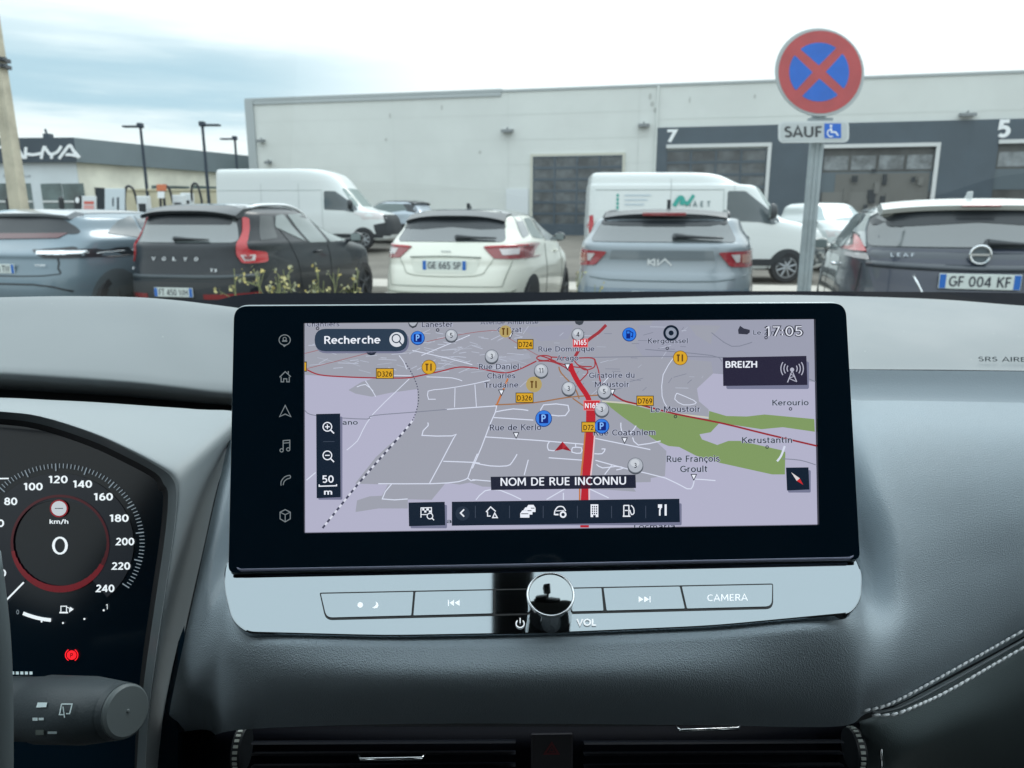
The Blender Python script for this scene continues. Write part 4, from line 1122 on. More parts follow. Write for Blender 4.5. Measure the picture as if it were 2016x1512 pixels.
c.rtext('L E A F', -.50, 1.115, .03, mat('badge dim', (.45, .50, .55), .3), width=.16, dy=.016)
mb = MB(); mb.box((-.40, h.y - .035, .93), (.085, .012, .02)); c.mesh('small_badge', mb, badge_m)
c.plate(.945, 'GF 004 KF', off=.03)
c.strip('tailgate_edge', 'rear', [(-.42, .98), (-.36, .86), (-.30, .80)], .014, chrome); c.strip('tailgate_edge', 'rear', [(.42, .98), (.36, .86), (.30, .80)], .014, chrome)
c.patch('side_window', 'left', [(.62, 1.16), (1.10, 1.14), (1.10, 1.40), (.92, 1.43)], glass_m, r=.04)
c.patch('side_window', 'left', [(1.16, 1.14), (2.05, 1.11), (2.05, 1.43), (1.16, 1.43)], glass_l, r=.04)
c.patch('side_window', 'left', [(2.12, 1.11), (3.2, 1.09), (2.75, 1.32), (2.12, 1.43)], glass_m, r=.04)
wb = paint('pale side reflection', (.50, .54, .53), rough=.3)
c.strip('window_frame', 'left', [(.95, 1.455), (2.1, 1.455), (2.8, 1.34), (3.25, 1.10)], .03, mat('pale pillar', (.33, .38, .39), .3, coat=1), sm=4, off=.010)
c.patch('front_wing', 'left', [(3.15, 1.02), (3.9, .93), (4.2, .80), (4.3, .35), (3.95, .35), (3.6, .66), (3.2, .45)], wb, r=.05, off=.003, grid=.1)  # bright reflection in the dark wing painted as a pale patch
c.patch('door_panel', 'left', [(1.15, 1.07), (3.1, 1.03), (3.1, .35), (1.25, .35)], mat('door pale reflection', (.30, .35, .35), .2, coat=1), r=.05, off=.003, grid=.12)  # surroundings mirrored in the dark doors, painted as a paler panel
c.mirror('left', 2.95, 1.12, .84, wr, (.16, .12, .13)); c.handle('left', 1.35, .99, chrome)
c.strip('door_seam', 'left', [(2.08, 1.08), (2.08, .4)], .012, seam_k); c.strip('bumper_seam', 'left', [(.42, 1.05), (.40, .62)], .012, seam_k)
c.antenna(0, .75, mat('antenna grey', (.45, .48, .50), .4), .07)
c.wheel('left', .80, .33, hw=.86); c.wheel('left', 3.5, .33, hw=.86)

# ---- vans
vw = paint('van white', (.66, .70, .70), rough=.4, coat=.6)
def vprof(L_, H_, W_=2.07, hood=1.20):
    h = W_ / 2
    return [(.28, .06, L_ - .25, h * .90), (.36, .0, L_ - .05, h * .97), (.60, .0, L_, h), (.95, .0, L_ - .06, h), (1.15, .0, L_ - .20, h * .995), (hood + .08, .0, L_ - .55, h * .985), (hood + .20, .01, L_ - 1.0, h * .975),
            (1.75, .02, L_ - 1.32, h * .955), (2.05, .03, L_ - 1.58, h * .935), (H_ - .25, .05, L_ - 1.95, h * .91), (H_ - .08, .07, L_ - 2.35, h * .87), (H_ - .02, .12, L_ - 2.7, h * .78), (H_, .3, L_ - 3.1, h * .5)]
def van(label, X, Y, yaw, z0, L_, H_, side, whub):
    c = Car('delivery_van', label, 'van', X, Y, yaw, z0, vprof(L_, H_), vw, nr=14, nf=5.5, N_=120)
    fr_ = L_ - .98
    c.patch('side_window', side, [(L_ - 2.30, 1.95), (L_ - 1.92, 1.95), (L_ - 1.30, 1.50), (L_ - 1.14, 1.32), (L_ - 1.30, 1.24), (L_ - 1.6, 1.30), (L_ - 2.30, 1.33)], mat('van glass', (.07, .09, .10), .08, spec=.9), r=.05, off=.008)
    c.patch('windscreen', 'front', [(-.86, 1.44), (.86, 1.44), (.78, 2.05), (-.78, 2.05)], mat('van windscreen', (.22, .28, .27), .08, spec=1), r=.08, off=.008, grid=.1)
    for u in (1.75, 3.1): c.strip('panel_seam', side, [(u, 2.2), (u, .55)], .014, mat('van seam', (.42, .46, .46), .6))
    c.strip('panel_seam', side, [(.15, 1.98), (L_ - 2.4, 1.98)], .022, mat('van seam', (.42, .46, .46), .6)); c.strip('panel_seam', side, [(L_ - 2.38, 2.0), (L_ - 2.36, .55)], .014, mat('van seam', (.42, .46, .46), .6))
    c.patch('lower_trim', side, [(.1, .52), (L_ - .3, .52), (L_ - .3, .38), (.1, .38)], trim_m, off=.012, grid=.2)
    for y in (1.05, L_ - .95): c.wheel(side, y, .34, hw=1.01, rim=rim_m, arch=trim_m, spokes=8)
    return c
# lettered van: broken front bumper, facing right
c = van('white panel van with green lettering and a broken front bumper behind the silver SUV', 1.70, 17.4, 92.5, 0, 5.25, 2.36, 'right', 0)
c.body['label'] = 'white van body'
L_ = 5.25
gr = mat('livery green', (.03, .33, .28), .5); gd = mat('livery grey', (.10, .16, .17), .5); gl = mat('livery pale', (.40, .50, .58), .5)
def vy(px, py): return px, py
# text laid on the van side: y forward = right in the picture
hx = 1.035 * .985
f = lambda a, b, l: Vector((c.hit('right', a, b)[0].x + .012 + l, a, b))
cv = Canvas(f, 0, .0015, ydown=False)
def U(px): return (px - 1152) / 83.0
def Z(py): return 2.36 - (py - 350) / 83.0
for k in range(5): cv.rect(U(1201), Z(394 + k * 7), U(1205), Z(389 + k * 7), gr)
for k in range(3): cv.rect(U(1215), Z(392 + k * 8), U(1262 - 6 * k), Z(390.5 + k * 8), gl)
cv.line([(U(1303), Z(410)), (U(1312), Z(396)), (U(1318), Z(398)), (U(1316), Z(408))], .09, gr, sm=3)
cv.line([(U(1316), Z(396)), (U(1326), Z(406)), (U(1337), Z(391))], .07, gr, sm=3)
cv.build('livery_logo', c.root, local=True); cv = Canvas(f, 0, .0015, ydown=False)
cv.rect(U(1180), Z(430), U(1196), Z(423), gr); cv.rect(U(1172), Z(437), U(1200), Z(433), gd)
cv.build('livery_stripe', c.root, local=True); cv = Canvas(f, 0, .0015, ydown=False)
for k, ch in enumerate('MAET'): cv.text(ch, U(1328 + k * 12), Z(411), .11, gd, rot=0, bold=.02)
cv.rect(U(1294), Z(409), U(1296), Z(403), gd)
cv.build('livery_text', c.root, local=True)
c.patch('tail_lamp', 'right', [(.0, 1.45), (.10, 1.45), (.12, 1.25), (.10, .98), (.0, .98)], red_l, off=.012, grid=.06)
c.patch('exposed_front', 'right', [(L_ - .52, .78), (L_ - .22, .95), (L_ - .06, .80), (L_ - .06, .42), (L_ - .52, .42)], mat('exposed metal', (.12, .14, .145), .7, var=.6, vs=14), off=.014, grid=.08, label='dark gap where the bumper is missing')
c.mirror('right', L_ - 1.35, 1.52, 1.0, trim_b, (.18, .16, .34)); c.handle('right', L_ - 2.15, 1.12, trim_b)
mb = MB()
for k in range(9):
    mb.box((.95 + .06 * math.sin(k), L_ - .12 - .045 * k, .50 + .05 * (k % 4)), (.12, .06, .05 + .02 * (k % 3)))
c.mesh('broken_bits', mb, mat('bare bracket', (.30, .31, .30), .6))
# high-roof van farther left
c = van('plain white high-roof van beyond the black SUV, left of the hall wall', -10.3, 27.6, 97, .33, 6.3, 2.72, 'right', 0)
L_ = 6.3
c.patch('front_grille', 'front', [(-.8, 1.15), (.8, 1.15), (.85, .5), (-.85, .5)], trim_m, off=.02, grid=.12, r=.1)
c.patch('front_corner', 'right', [(L_ - .60, .82), (L_ - .10, .92), (L_ - .06, .45), (L_ - .5, .45)], trim_m, off=.014, grid=.1, r=.05, label='dark missing bumper corner')
for sg_ in (-1, 1): c.patch('headlamp', 'front', [(sg_ * .62, 1.25), (sg_ * 1.0, 1.22), (sg_ * 1.0, 1.0), (sg_ * .66, 1.04)], clear_l, off=.012, grid=.08)
c.mirror('right', L_ - 1.35, 1.50, 1.0, trim_b, (.18, .16, .34))

# silver coupe-like crossover beyond
sv2 = paint('pale blue silver', (.40, .46, .52), metal=.2, rough=.3)
c = Car('distant_car', 'pale silver crossover with black roof behind the high-roof van', 'car', -3.05, 29.8, -66, .42, tf(1.85, 4.4, 1.62, 1.10, .25, .60, 3.2, rw=.62), sv2)
c.patch('roof', 'top', [(-.6, .7), (.6, .7), (.58, 2.3), (-.58, 2.3)], trim_b, r=.1, grid=.16, off=.01)
c.patch('side_window', 'left', [(.75, 1.25), (1.0, 1.50), (2.3, 1.53), (3.2, 1.12), (2.2, 1.10)], mat('side glass dark', (.09, .13, .13), .1, spec=1), r=.06)
c.patch('pillar', 'left', [(.30, 1.12), (.80, 1.22), (1.0, 1.50), (.62, 1.50)], trim_b, r=.05, off=.004)
c.patch('windscreen', 'front', [(-.72, 1.14), (.72, 1.14), (.58, 1.5), (-.58, 1.5)], glass_l, r=.06)
c.spoiler(1.52, 1.59, .60, .40, .8, trim_b)
c.wheel('left', .9, .34, hw=.88); c.wheel('left', 3.5, .34, hw=.88)
# small white car seen nose-on beyond the lettered van
c = Car('distant_car', 'white car seen nose-on between the lettered van and the sign post', 'car', 8.35, 22.5, 172, .06, tf(1.75, 4.0, 1.74, 1.22, .25, .55, 2.9, rw=.66, hood=1.08), paint('plain white paint', (.55, .60, .60), rough=.35))
c.patch('windscreen', 'front', [(-.74, 1.27), (.74, 1.27), (.62, 1.62), (-.62, 1.62)], mat('pale windscreen', (.26, .33, .34), .08, spec=1), r=.07, grid=.1)
for sg_ in (-1, 1): c.patch('headlamp', 'front', [(sg_ * .5, 1.0), (sg_ * .82, 1.02), (sg_ * .82, .85), (sg_ * .55, .86)], clear_l, grid=.08)
c.patch('front_grille', 'front', [(-.5, .75), (.5, .75), (.45, .5), (-.45, .5)], trim_m, grid=.1, r=.05); c.mirror('right', 2.7, 1.25, .84, trim_b)
for y in (.7, 3.2): c.wheel('left', y, .31, hw=.84); c.wheel('right', y, .31, hw=.84)
# low dark car roof in front of the charging points
c = Car('distant_car', 'dark red-black car of which only the low roof shows by the charging points', 'car', -11.4, 24.5, 80, .1, tf(1.8, 4.2, 1.42, .95, .25, .6, 3.1, rw=.66), paint('dark maroon', (.05, .03, .035), rough=.3))
c.patch('side_window', 'right', [(.8, 1.0), (1.0, 1.25), (2.4, 1.28), (3.0, 1.0)], glass_m, r=.05)
c.wheel('right', .8, .31, hw=.86); c.wheel('right', 3.4, .31, hw=.86)
# ================================================================ the car we sit in
car = thing('car_interior', 'dark grey dashboard of the car with wide navigation screen, seen from between the front seats', 'car interior', (0, .4, 0))
dash = mat('dash leather', (.165, .185, .19), .55, spec=.5, bump=.35, bs=900, var=.04, vs=9)
dash_s = mat('dash soft grey', (.24, .265, .275), .6, spec=.35, bump=.10, bs=1800, var=.02, vs=6, dust=110)
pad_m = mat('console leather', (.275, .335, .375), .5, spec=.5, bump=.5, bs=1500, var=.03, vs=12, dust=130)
blackp = mat('black plastic', (.012, .016, .02), .5)
blackg = mat('gloss black', (.003, .012, .022), .12, spec=.35)
deep = mat('recess black', (.006, .008, .010), .7)
def surf(name, ctrl, m, nu=6, nv=6, parent=car, label=None, solid=0.0):
    """ctrl: rows of (px, py, Y) control points, smoothed into one surface"""
    rows = [[at(*p) for p in r] for r in ctrl]
    rows = [cr(r, nu) for r in rows]
    colsn = len(rows[0])
    C_ = [cr([rows[i][j] for i in range(len(rows))], nv) for j in range(colsn)]
    mb = MB(); mb.grid([[C_[j][i] for j in range(colsn)] for i in range(len(C_[0]))])
    o = mb.build(name, m, parent, smooth=True, solid=solid)
    if label: o['label'] = label
    return o
def pst(name, plist, vec, m, parent=car, **k):
    mb = MB(); mb.slab(plist, vec); return mb.build(name, m, parent, **k)

# --- left hood over the instruments
X7 = (-160, 0, 130, 260, 350, 445, 560)
hood = [
 [(-160, 589, .74), (0, 586, .74), (130, 584, .74), (260, 586, .74), (350, 592, .73), (445, 603, .72), (560, 620, .70)],
 [(-160, 592, .70), (0, 590, .70), (130, 588, .70), (260, 590, .70), (350, 597, .69), (445, 610, .68), (560, 628, .66)],
 [(-160, 640, .64), (0, 640, .64), (130, 640, .64), (260, 645, .64), (350, 652, .632), (445, 662, .632), (560, 675, .62)],
 [(-160, 700, .575), (0, 704, .575), (130, 708, .575), (260, 716, .575), (350, 724, .575), (445, 735, .572), (560, 745, .57)],
 [(-160, 722, .556), (0, 726, .556), (130, 733, .556), (260, 743, .556), (350, 752, .556), (445, 762, .555), (560, 770, .552)],
 [(-160, 736, .553), (0, 740, .553), (130, 748, .553), (260, 757, .553), (350, 767, .553), (445, 778, .552), (560, 786, .552)],
 [(-160, 754, .568), (0, 757, .568), (130, 764, .568), (260, 773, .568), (350, 782, .568), (445, 790, .565), (560, 800, .565)],
 [(-160, 770, .632), (0, 772, .632), (130, 779, .632), (260, 787, .632), (350, 795, .632), (445, 802, .632), (560, 810, .632)]]
surf('dashboard_hood', hood, dash_s)
surf('hood_step', [[(-160, 757, .61), (200, 765, .61), (560, 790, .61)], [(-160, 820, .59), (200, 830, .59), (560, 835, .59)]], deep)
# --- surround of the instrument opening
inner = [(-160, 800), (0, 811), (80, 821), (180, 853), (250, 885), (310, 918), (338, 940), (347, 972), (341, 1050), (322, 1180), (302, 1320), (290, 1430), (284, 1530)]
outer = [(-160, 783), (0, 783), (90, 787), (190, 792), (290, 799), (390, 806), (476, 815), (462, 872), (430, 950), (398, 1090), (362, 1250), (334, 1400), (322, 1530)]
Yi = [.455, .452, .447, .44, .435, .43, .427, .424, .42, .415, .41, .41, .41]
Yo = [.53, .53, .53, .53, .528, .524, .520, .517, .515, .505, .49, .475, .46]
r0 = [(a[0], a[1], y) for a, y in zip(outer, Yo)]; r3 = [(a[0], a[1], y) for a, y in zip(inner, Yi)]
r1 = [(a[0] * .6 + b[0] * .4, a[1] * .6 + b[1] * .4, ya * .55 + yb * .45 ) for a, b, ya, yb in zip(outer, inner, Yo, Yi)]
r2 = [(a[0] * .12 + b[0] * .88, a[1] * .12 + b[1] * .88, ya * .05 + yb * .95) for a, b, ya, yb in zip(outer, inner, Yo, Yi)]
surf('instrument_surround', [r0, r1, r2, r3], mat('surround grey', (.33, .37, .385), .5, spec=.4, bump=.12, bs=1800), nu=4)
lip = [(a[0] - (16 if i > 5 else 4), a[1] + (13 if i < 7 else 3), y + .012) for i, (a, y) in enumerate(zip(inner, Yi))]
surf('instrument_lip', [r3, [(a[0] * .5 + b[0] * .5, a[1] * .5 + b[1] * .5, (a[2] + b[2]) / 2 + .001) for a, b in zip(r3, lip)], lip], mat('lip grey', (.15, .18, .19), .4), nu=4)
cav = [(a[0] - (26 if i > 5 else 8), a[1] + (24 if i < 7 else 5), y + .06) for i, (a, y) in enumerate(zip(inner, Yi))]
surf('instrument_cavity', [lip, cav], deep, nu=4)

# --- instruments
CPn = Plane(at(120, 1060, .50), (.0, -math.cos(R(22)), math.sin(R(22))))
mb = MB(); q = [CPn.at(x, y) for x, y in ((-220, 806), (352, 826), (350, 1560), (-220, 1560))]; mb.slab(q, -CPn.n * .01)
clus = mb.build('instrument_cluster', blackg, car)
ew = em('white', 225, 235, 240); eg = em('tick grey', 120, 135, 145); er = em('red', 250, 30, 40, 1.3); erd = em('ring red', 96, 20, 28); erd2 = em('ring deep', 60, 16, 22); e_d = em('disc', 18, 24, 32)
def cvas(base=.0006): return Canvas(lambda x, y, l: CPn.at(x, y, l), base=base)
cv = cvas(); cv.ring(117, 1070, 121, 52, em('dial band', 22, 27, 33), ry=112, a0=130, a1=410, n=60)
for i in range(0, 97):
    v = i * 2.5; ang = 140 + (v / 240) * 255     # degrees clockwise from +x in picture
    a = R(ang); lg = 16 if i % 8 == 0 else 10
    r1_, r2_ = 168, 168 - lg
    cv.line([(118 + r2_ * math.cos(a), 1068 + r2_ * .925 * math.sin(a)), (118 + r1_ * math.cos(a), 1068 + r1_ * .925 * math.sin(a))], 1.5 if i % 8 else 2.2, eg)
cv.line([(-30, 943), (19, 942)], 2.6, ew)
for t, x, y in (('0', -30, 1200), ('20', 1, 1135), ('40', -18, 1085), ('60', -3, 1037), ('80', 23, 994), ('100', 67, 965), ('120', 116, 951), ('140', 164, 960), ('160', 205, 985), ('180', 236, 1027), ('200', 247, 1073), ('220', 239, 1121), ('240', 208, 1165)):
    cv.text(t, x, y, 14, ew, width=38 if len(t) == 3 else 26, bold=.02, rot=0)
cv.build('speed_scale', clus)
cv = cvas(.0012)
for k in range(40):
    a0 = k * 9; wd = 5 + 8 * max(0, math.sin(R(a0 + 4))) ** 1.0
    cv.ring(120, 1070, 97 - wd / 2, wd, erd if 20 < a0 < 165 else erd2, ry=96 - wd / 2, a0=a0, a1=a0 + 9, n=3)
cv.build('red_ring', clus)
cv = cvas(.0012); cv.circ(118, 1001, 18, em('limit red', 130, 20, 30), ry=17.5); cv.circ(118, 1001, 15, em('limit grey', 185, 192, 198), ry=14.5); cv.line([(110, 1001), (126, 1001)], 1.6, em('ink', 60, 60, 70)); cv.build('speed_limit_symbol', clus)
cv = cvas(.0012); cv.text('km/h', 118, 1031, 8.5, ew, width=37, bold=.01, rot=0); cv.text('0', 120, 1092, 36, ew, width=31, bold=-.008, rot=0); cv.build('speed_readout', clus)
cv = cvas(.0018); cv.line([(5, 1192), (50, 1146)], 3.4, ew); cv.build('needle', clus)
cv = cvas(.0012); cv.ring(118, 1100, 150, 7, ew, ry=121, a0=96, a1=118, n=12); cv.text('0', 37, 1209, 9, eg, rot=0); cv.text('1', 212, 1199, 10, ew, rot=0)
for x, y in ((84, 1223), (126, 1226), (168, 1218), (206, 1201)): cv.circ(x, y, 2, ew, n=8)
cv.line([(122, 1193), (122, 1205), (133, 1205), (133, 1193)], 1.8, ew, closed=True); cv.rect(119, 1204, 136, 1207, ew); cv.line([(134, 1195), (139, 1197), (139, 1205)], 1.5, ew); cv.poly([(140, 1194), (147, 1199), (140, 1204)], ew); cv.text('n', 1, 1216, 8, ew, rot=0)
cv.build('fuel_gauge', clus)
cv = cvas(.0012); cv.circ(143, 1289, 9.5, er, ry=9); cv.ring(143, 1289, 12.2, 1.8, er, a0=120, a1=240); cv.ring(143, 1289, 12.2, 1.8, er, a0=-60, a1=60)
cv.text('P', 143, 1294, 9, em('dark red', 60, 5, 10), rot=0, bold=.02); cv.build('parking_brake_light', clus)

# --- stalk and wheel rim
st_m = mat('stalk black', (.055, .07, .078), .45, bump=.1, bs=800)
a = at(-60, 1392, .40); b = at(245, 1400, .35)
ax = (b - a).normalized(); ln = (b - a).length
mb = MB(); mb.lathe(a, ax, [(0, .017), (ln * .35, .0180), (ln * .36, .0174), (ln * .52, .0176), (ln * .53, .0184), (ln * .80, .0176), (ln * .955, .0150), (ln * .965, .0143), (ln * .97, .0148), (ln, .0143)], 48, cap=True)
stk = mb.build('wiper_stalk', st_m, car, smooth=True, angle=40)
mb = MB(); mb.lathe(b, ax, [(-.001, .0140), (.0015, .0138), (.0028, .0125)], 40); mb.lathe(b + ax * .0028, ax, [(0, .0012), (.0006, .0006)], 10); mb.build('stalk_cap', mat('cap grey', (.12, .145, .15), .5), stk, smooth=True, angle=30)
SPn = None
def stp(x, y, l):                      # onto the stalk barrel
    d = ray(x, y); o = CAM
    # closest approach cylinder intersection
    dd = d - ax * d.dot(ax); oo = (o - a) - ax * (o - a).dot(ax)
    r_ = .0186 + l
    A_, B_, C_ = dd.dot(dd), 2 * dd.dot(oo), oo.dot(oo) - r_ * r_
    disc_ = B_ * B_ - 4 * A_ * C_
    t = (-B_ - math.sqrt(max(disc_, 0))) / (2 * A_)
    return CAM + d * t
cv = Canvas(stp, base=.0, step=2e-5); wl_ = mat('legend white', (.72, .85, .86), .5)
cv.poly([(74, 1383), (93, 1383), (91, 1392), (71, 1393)], wl_); cv.rect(64, 1413, 74, 1419, wl_); cv.rect(76, 1413, 86, 1418, wl_); cv.rect(94, 1440, 112, 1445, wl_); cv.rect(70, 1437, 86, 1447, mat('legend dim', (.2, .24, .22), .5))
cv.line([(121, 1386), (142, 1386), (137, 1405), (130, 1405)], 2.4, wl_); cv.line([(121, 1386), (117, 1407), (127, 1407)], 2.4, wl_); cv.line([(124, 1391), (127, 1413)], 2.2, wl_)
for x in range(13, 66, 9): cv.rect(x, 1322, x + 6, 1328, wl_)
cv.build('stalk_symbols', stk)
mb = MB(); P = [at(x, y, Y) for x, y, Y in ((-14, 1180, .33), (-6, 1260, .33), (-1, 1340, .33), (2, 1420, .33), (4, 1600, .33))]; mb.tube(cr(P, 4), .0035, 12)
P = [at(x, y, .31) for x, y in ((-60, 1100), (-40, 1250), (-32, 1400), (-30, 1600))]; mb.tube(cr(P, 4), .012, 16)
mb.build('steering_wheel', mat('wheel grey', (.13, .16, .17), .5), car, smooth=True)

# --- infotainment screen
ScP = Plane(CAM + ray(1108, 840) * .42, (.016, -math.cos(R(14.0)), math.sin(R(14.0))))
def sp(x, y, l=0.0): return ScP.at(x, y, l)
outl = roundpoly([Vector((464, 604, 0)), Vector((1661, 598, 0)), Vector((1689, 1100, 0)), Vector((453, 1126, 0))], [26, 26, 14, 14], 8)
hole = [(600, 637), (1602, 629), (1609, 1032), (601, 1048)]
# body with raised glass front framing the lit display
zf = .0024
mb = MB(); n = len(outl)
front = [sp(p.x, p.y, zf) for p in outl]; back = [sp(p.x, p.y, -.013) for p in outl]
mb.add(front + back, [(i, (i + 1) % n, n + (i + 1) % n, n + i) for i in range(n)] + [tuple(range(2 * n - 1, n - 1, -1))])
# front face: ring between outline and hole, as four trapezoids through nearest corners
H = [sp(x, y, zf) for x, y in hole]; Hb = [sp(x, y, .0) for x, y in hole]
import mathutils
V2 = [Vector((p.x, p.y)) for p in outl] + [Vector(h_) for h_ in hole]
res = delaunay_2d_cdt(V2, [(n + i, n + (i + 1) % 4) for i in range(4)], [tuple(range(n))], 1, 1e-6)
fs = []
for f_ in res[2]:
    cx = sum(res[0][i].x for i in f_) / len(f_); cy = sum(res[0][i].y for i in f_) / len(f_)
    if 601 < cx < 1600 and 636 < cy < 1034: continue
    fs.append(tuple(f_))
mb.add([sp(v.x, v.y, zf) for v in res[0]], fs)
mb.add(H + Hb, [(i, (i + 1) % 4, 4 + (i + 1) % 4, 4 + i) for i in range(4)])
scr = mb.build('infotainment_screen', blackg, car)
mb = MB(); mb.tube([sp(p.x, p.y, -.0005) for p in outl], .0011, 8, closed=True); mb.build('screen_rim', mat('rim steel', (.33, .38, .40), .3, metal=.6), scr, smooth=True)

mb = MB(); mb.tube([sp(466, 1114, .001), sp(478, 1121, .0015), sp(1000, 1111.5, .0015), sp(1668, 1098, .0015), sp(1680, 1090, .001)], .0013, 10); mb.build('screen_lower_edge', mat('edge bluish highlight', (.26, .28, .38), .3, metal=.5), scr, smooth=True)  # bluish highlight on the lower chamfer put into the tube's colour
# ---- what the display shows
lav = em('land', 170, 170, 192); lav2 = em('land far', 148, 151, 168); town = em('town', 150, 153, 165); town2 = em('town near', 156, 160, 174); grn = em('green', 122, 147, 94)
wht = em('road', 205, 211, 228); wht2 = em('road dim', 176, 182, 198); gln = em('grey line', 122, 126, 142)
rd = em('motorway', 176, 34, 46); rd2 = em('red road', 150, 52, 60); brn = em('brown road', 150, 108, 76); orr = em('orange road', 184, 112, 62)
ink_ = em('ink map', 38, 42, 56); uib = em('tile', 17, 30, 46); uib2 = em('pill', 42, 58, 76); uiw = em('tile white', 226, 231, 240); yel = em('yellow', 206, 158, 40); yel2 = em('yellow faded', 170, 152, 98); ylb = em('yellow edge', 70, 60, 30); blu = em('blue', 52, 120, 216); blud = em('blue dark', 12, 34, 118); shield = em('shield red', 190, 36, 46); gball = em('ball', 168, 174, 184); gballd = em('ball edge', 62, 68, 76); shad = em('shadow', 112, 115, 140)
cv = Canvas(sp, base=.0001, step=2.5e-6)
cv.poly([(599, 636), (1603, 628), (1610, 1033), (600, 1049)], lav)
cv.poly([(600, 636), (1603, 628), (1605, 752), (1400, 735), (1180, 752), (835, 745), (601, 736)], lav2)
cv.poly([(600, 636), (1285, 631), (1275, 655), (1250, 680), (1265, 700), (1400, 712), (1404, 735), (1372, 765), (1376, 790), (1395, 806), (1395, 822), (1200, 795), (1256, 840), (1290, 868), (1312, 888), (1309, 937), (1281, 941), (1281, 949), (1240, 950), (1252, 968), (1180, 963), (1100, 962), (950, 958), (925, 950), (905, 954), (878, 950), (850, 984), (803, 983), (803, 1001), (745, 1001), (700, 1008), (703, 985), (728, 977), (752, 976), (764, 954), (699, 952), (740, 900), (795, 850), (815, 828), (822, 800), (822, 766), (770, 773), (732, 781), (700, 775), (686, 768), (712, 752), (735, 745), (601, 738)], town)
cv.poly([(1100, 640), (1130, 640), (1118, 668), (1060, 672), (1040, 655), (1020, 646)], lav2)
cv.poly([(965, 706), (1040, 695), (1046, 705), (1010, 712), (990, 716)], town2)
cv.poly([(1255, 640), (1300, 640), (1345, 640), (1370, 672), (1385, 690), (1270, 690), (1255, 676)], lav2)
cv.poly([(1355, 640), (1420, 641), (1402, 662), (1400, 678), (1370, 660)], town)
green = [(1192, 791), (1240, 795), (1270, 803), (1332, 816), (1395, 824), (1396, 808), (1430, 818), (1470, 819), (1505, 815), (1603, 824), (1604, 850), (1541, 841), (1499, 845), (1440, 836), (1416, 833), (1399, 851), (1377, 855), (1382, 865), (1412, 876), (1434, 868), (1457, 868), (1537, 886), (1546, 890), (1545, 934), (1520, 934), (1416, 911), (1370, 897), (1337, 880), (1316, 878), (1290, 867), (1256, 842), (1225, 820), (1203, 803)]
cv.poly([(x, y + (1 if i < 10 else 0)) for i, (x, y) in enumerate(green)], grn)
for P in ([(1185, 790), (1240, 794), (1332, 815), (1395, 822)],): cv.line(P, 3, em('edge cream', 190, 190, 176))
# little streets of the town, far off
random.seed(21)
for i in range(150):
    x, y = random.uniform(606, 1015), random.uniform(652, 735); k = (y - 630) / 110 + .3
    if y > 700 and x < 700 and random.random() < .5: continue
    a_ = random.choice((-.16, -.12, .22, .35, -.55, .1)) + random.uniform(-.06, .06); l_ = random.uniform(10, 38) * k
    cv.line([(x, y), (x + l_ * math.cos(a_), y + l_ * math.sin(a_) * .8)], random.choice((1.0, 1.2, 1.5)), random.choice((wht2, wht2, em('street', 164, 170, 184))))
for i in range(50):
    x, y = random.uniform(1040, 1390), random.uniform(640, 775); a_ = random.choice((.04, .08, 1.9, 2.1, -.5)); l_ = random.uniform(8, 34)
    cv.line([(x, y), (x + l_ * math.cos(a_), y + l_ * math.sin(a_) * .5)], 1.1, random.choice((wht2, gln, em('street', 164, 170, 184))))
for P in ([(930, 922), (948, 880), (966, 832), (975, 812), (978, 797)], [(955, 860), (1060, 867), (1155, 875)], [(933, 911), (965, 917), (998, 917), (1008, 910), (1018, 894)], [(1032, 935), (1040, 905)], [(930, 944), (966, 947)], [(1080, 901), (1150, 906)],
          [(1083, 868), (1078, 875), (1080, 886), (1096, 887)], [(1127, 881), (1144, 881), (1143, 892), (1126, 890), (1127, 881)], [(1133, 872), (1133, 880)], [(1172, 863), (1280, 885)], [(1245, 861), (1256, 876), (1300, 868)], [(1172, 906), (1235, 923), (1310, 941), (1352, 962), (1363, 958), (1366, 945)], [(1368, 943), (1385, 944), (1408, 946)],
          [(1174, 914), (1186, 921), (1212, 918), (1228, 921), (1213, 925)], [(1204, 916), (1190, 934)], [(1170, 893), (1185, 893), (1191, 884), (1184, 884)], [(1222, 832), (1224, 850), (1240, 853), (1252, 838)], [(1112, 962), (1076, 983)], [(937, 984), (955, 966), (985, 965), (1026, 983)], [(1160, 962), (1198, 980)], [(1109, 970), (1109, 984)],
          [(842, 832), (843, 838), (831, 857), (890, 858), (893, 863), (846, 951)], [(873, 908), (930, 910), (945, 912)], [(940, 893), (921, 941), (936, 945)], [(745, 952), (850, 952), (903, 948), (921, 941)], [(771, 953), (753, 982), (803, 982)],
          [(935, 757), (938, 801)], [(896, 764), (895, 802)], [(844, 786), (843, 770), (870, 766), (898, 762), (936, 755), (965, 748)], [(858, 786), (843, 786)], [(877, 806), (978, 799)], [(975, 811), (1010, 805), (1040, 808)], [(1065, 815), (1070, 797), (1118, 798), (1113, 818), (1085, 817)], [(972, 822), (1050, 827)],
          [(1325, 705), (1305, 738), (1303, 780), (1312, 800)], [(1332, 774), (1365, 788), (1368, 795), (1345, 797), (1328, 786), (1332, 774)], [(1544, 878), (1537, 897), (1529, 908)], [(806, 746), (783, 768), (735, 815), (714, 848), (704, 868), (683, 886)], [(720, 750), (735, 772), (740, 781)], [(703, 762), (720, 757), (735, 770)], [(1185, 757), (1200, 740)], [(604, 945), (622, 930)], [(840, 742), (890, 744), (910, 750)], [(745, 738), (810, 740)], [(786, 700), (795, 712), (801, 727)], [(812, 690), (880, 705), (930, 718)], [(830, 700), (925, 660)]):
    cv.line(P, 2.0 if P[0][1] > 790 else 1.5, wht, sm=2)
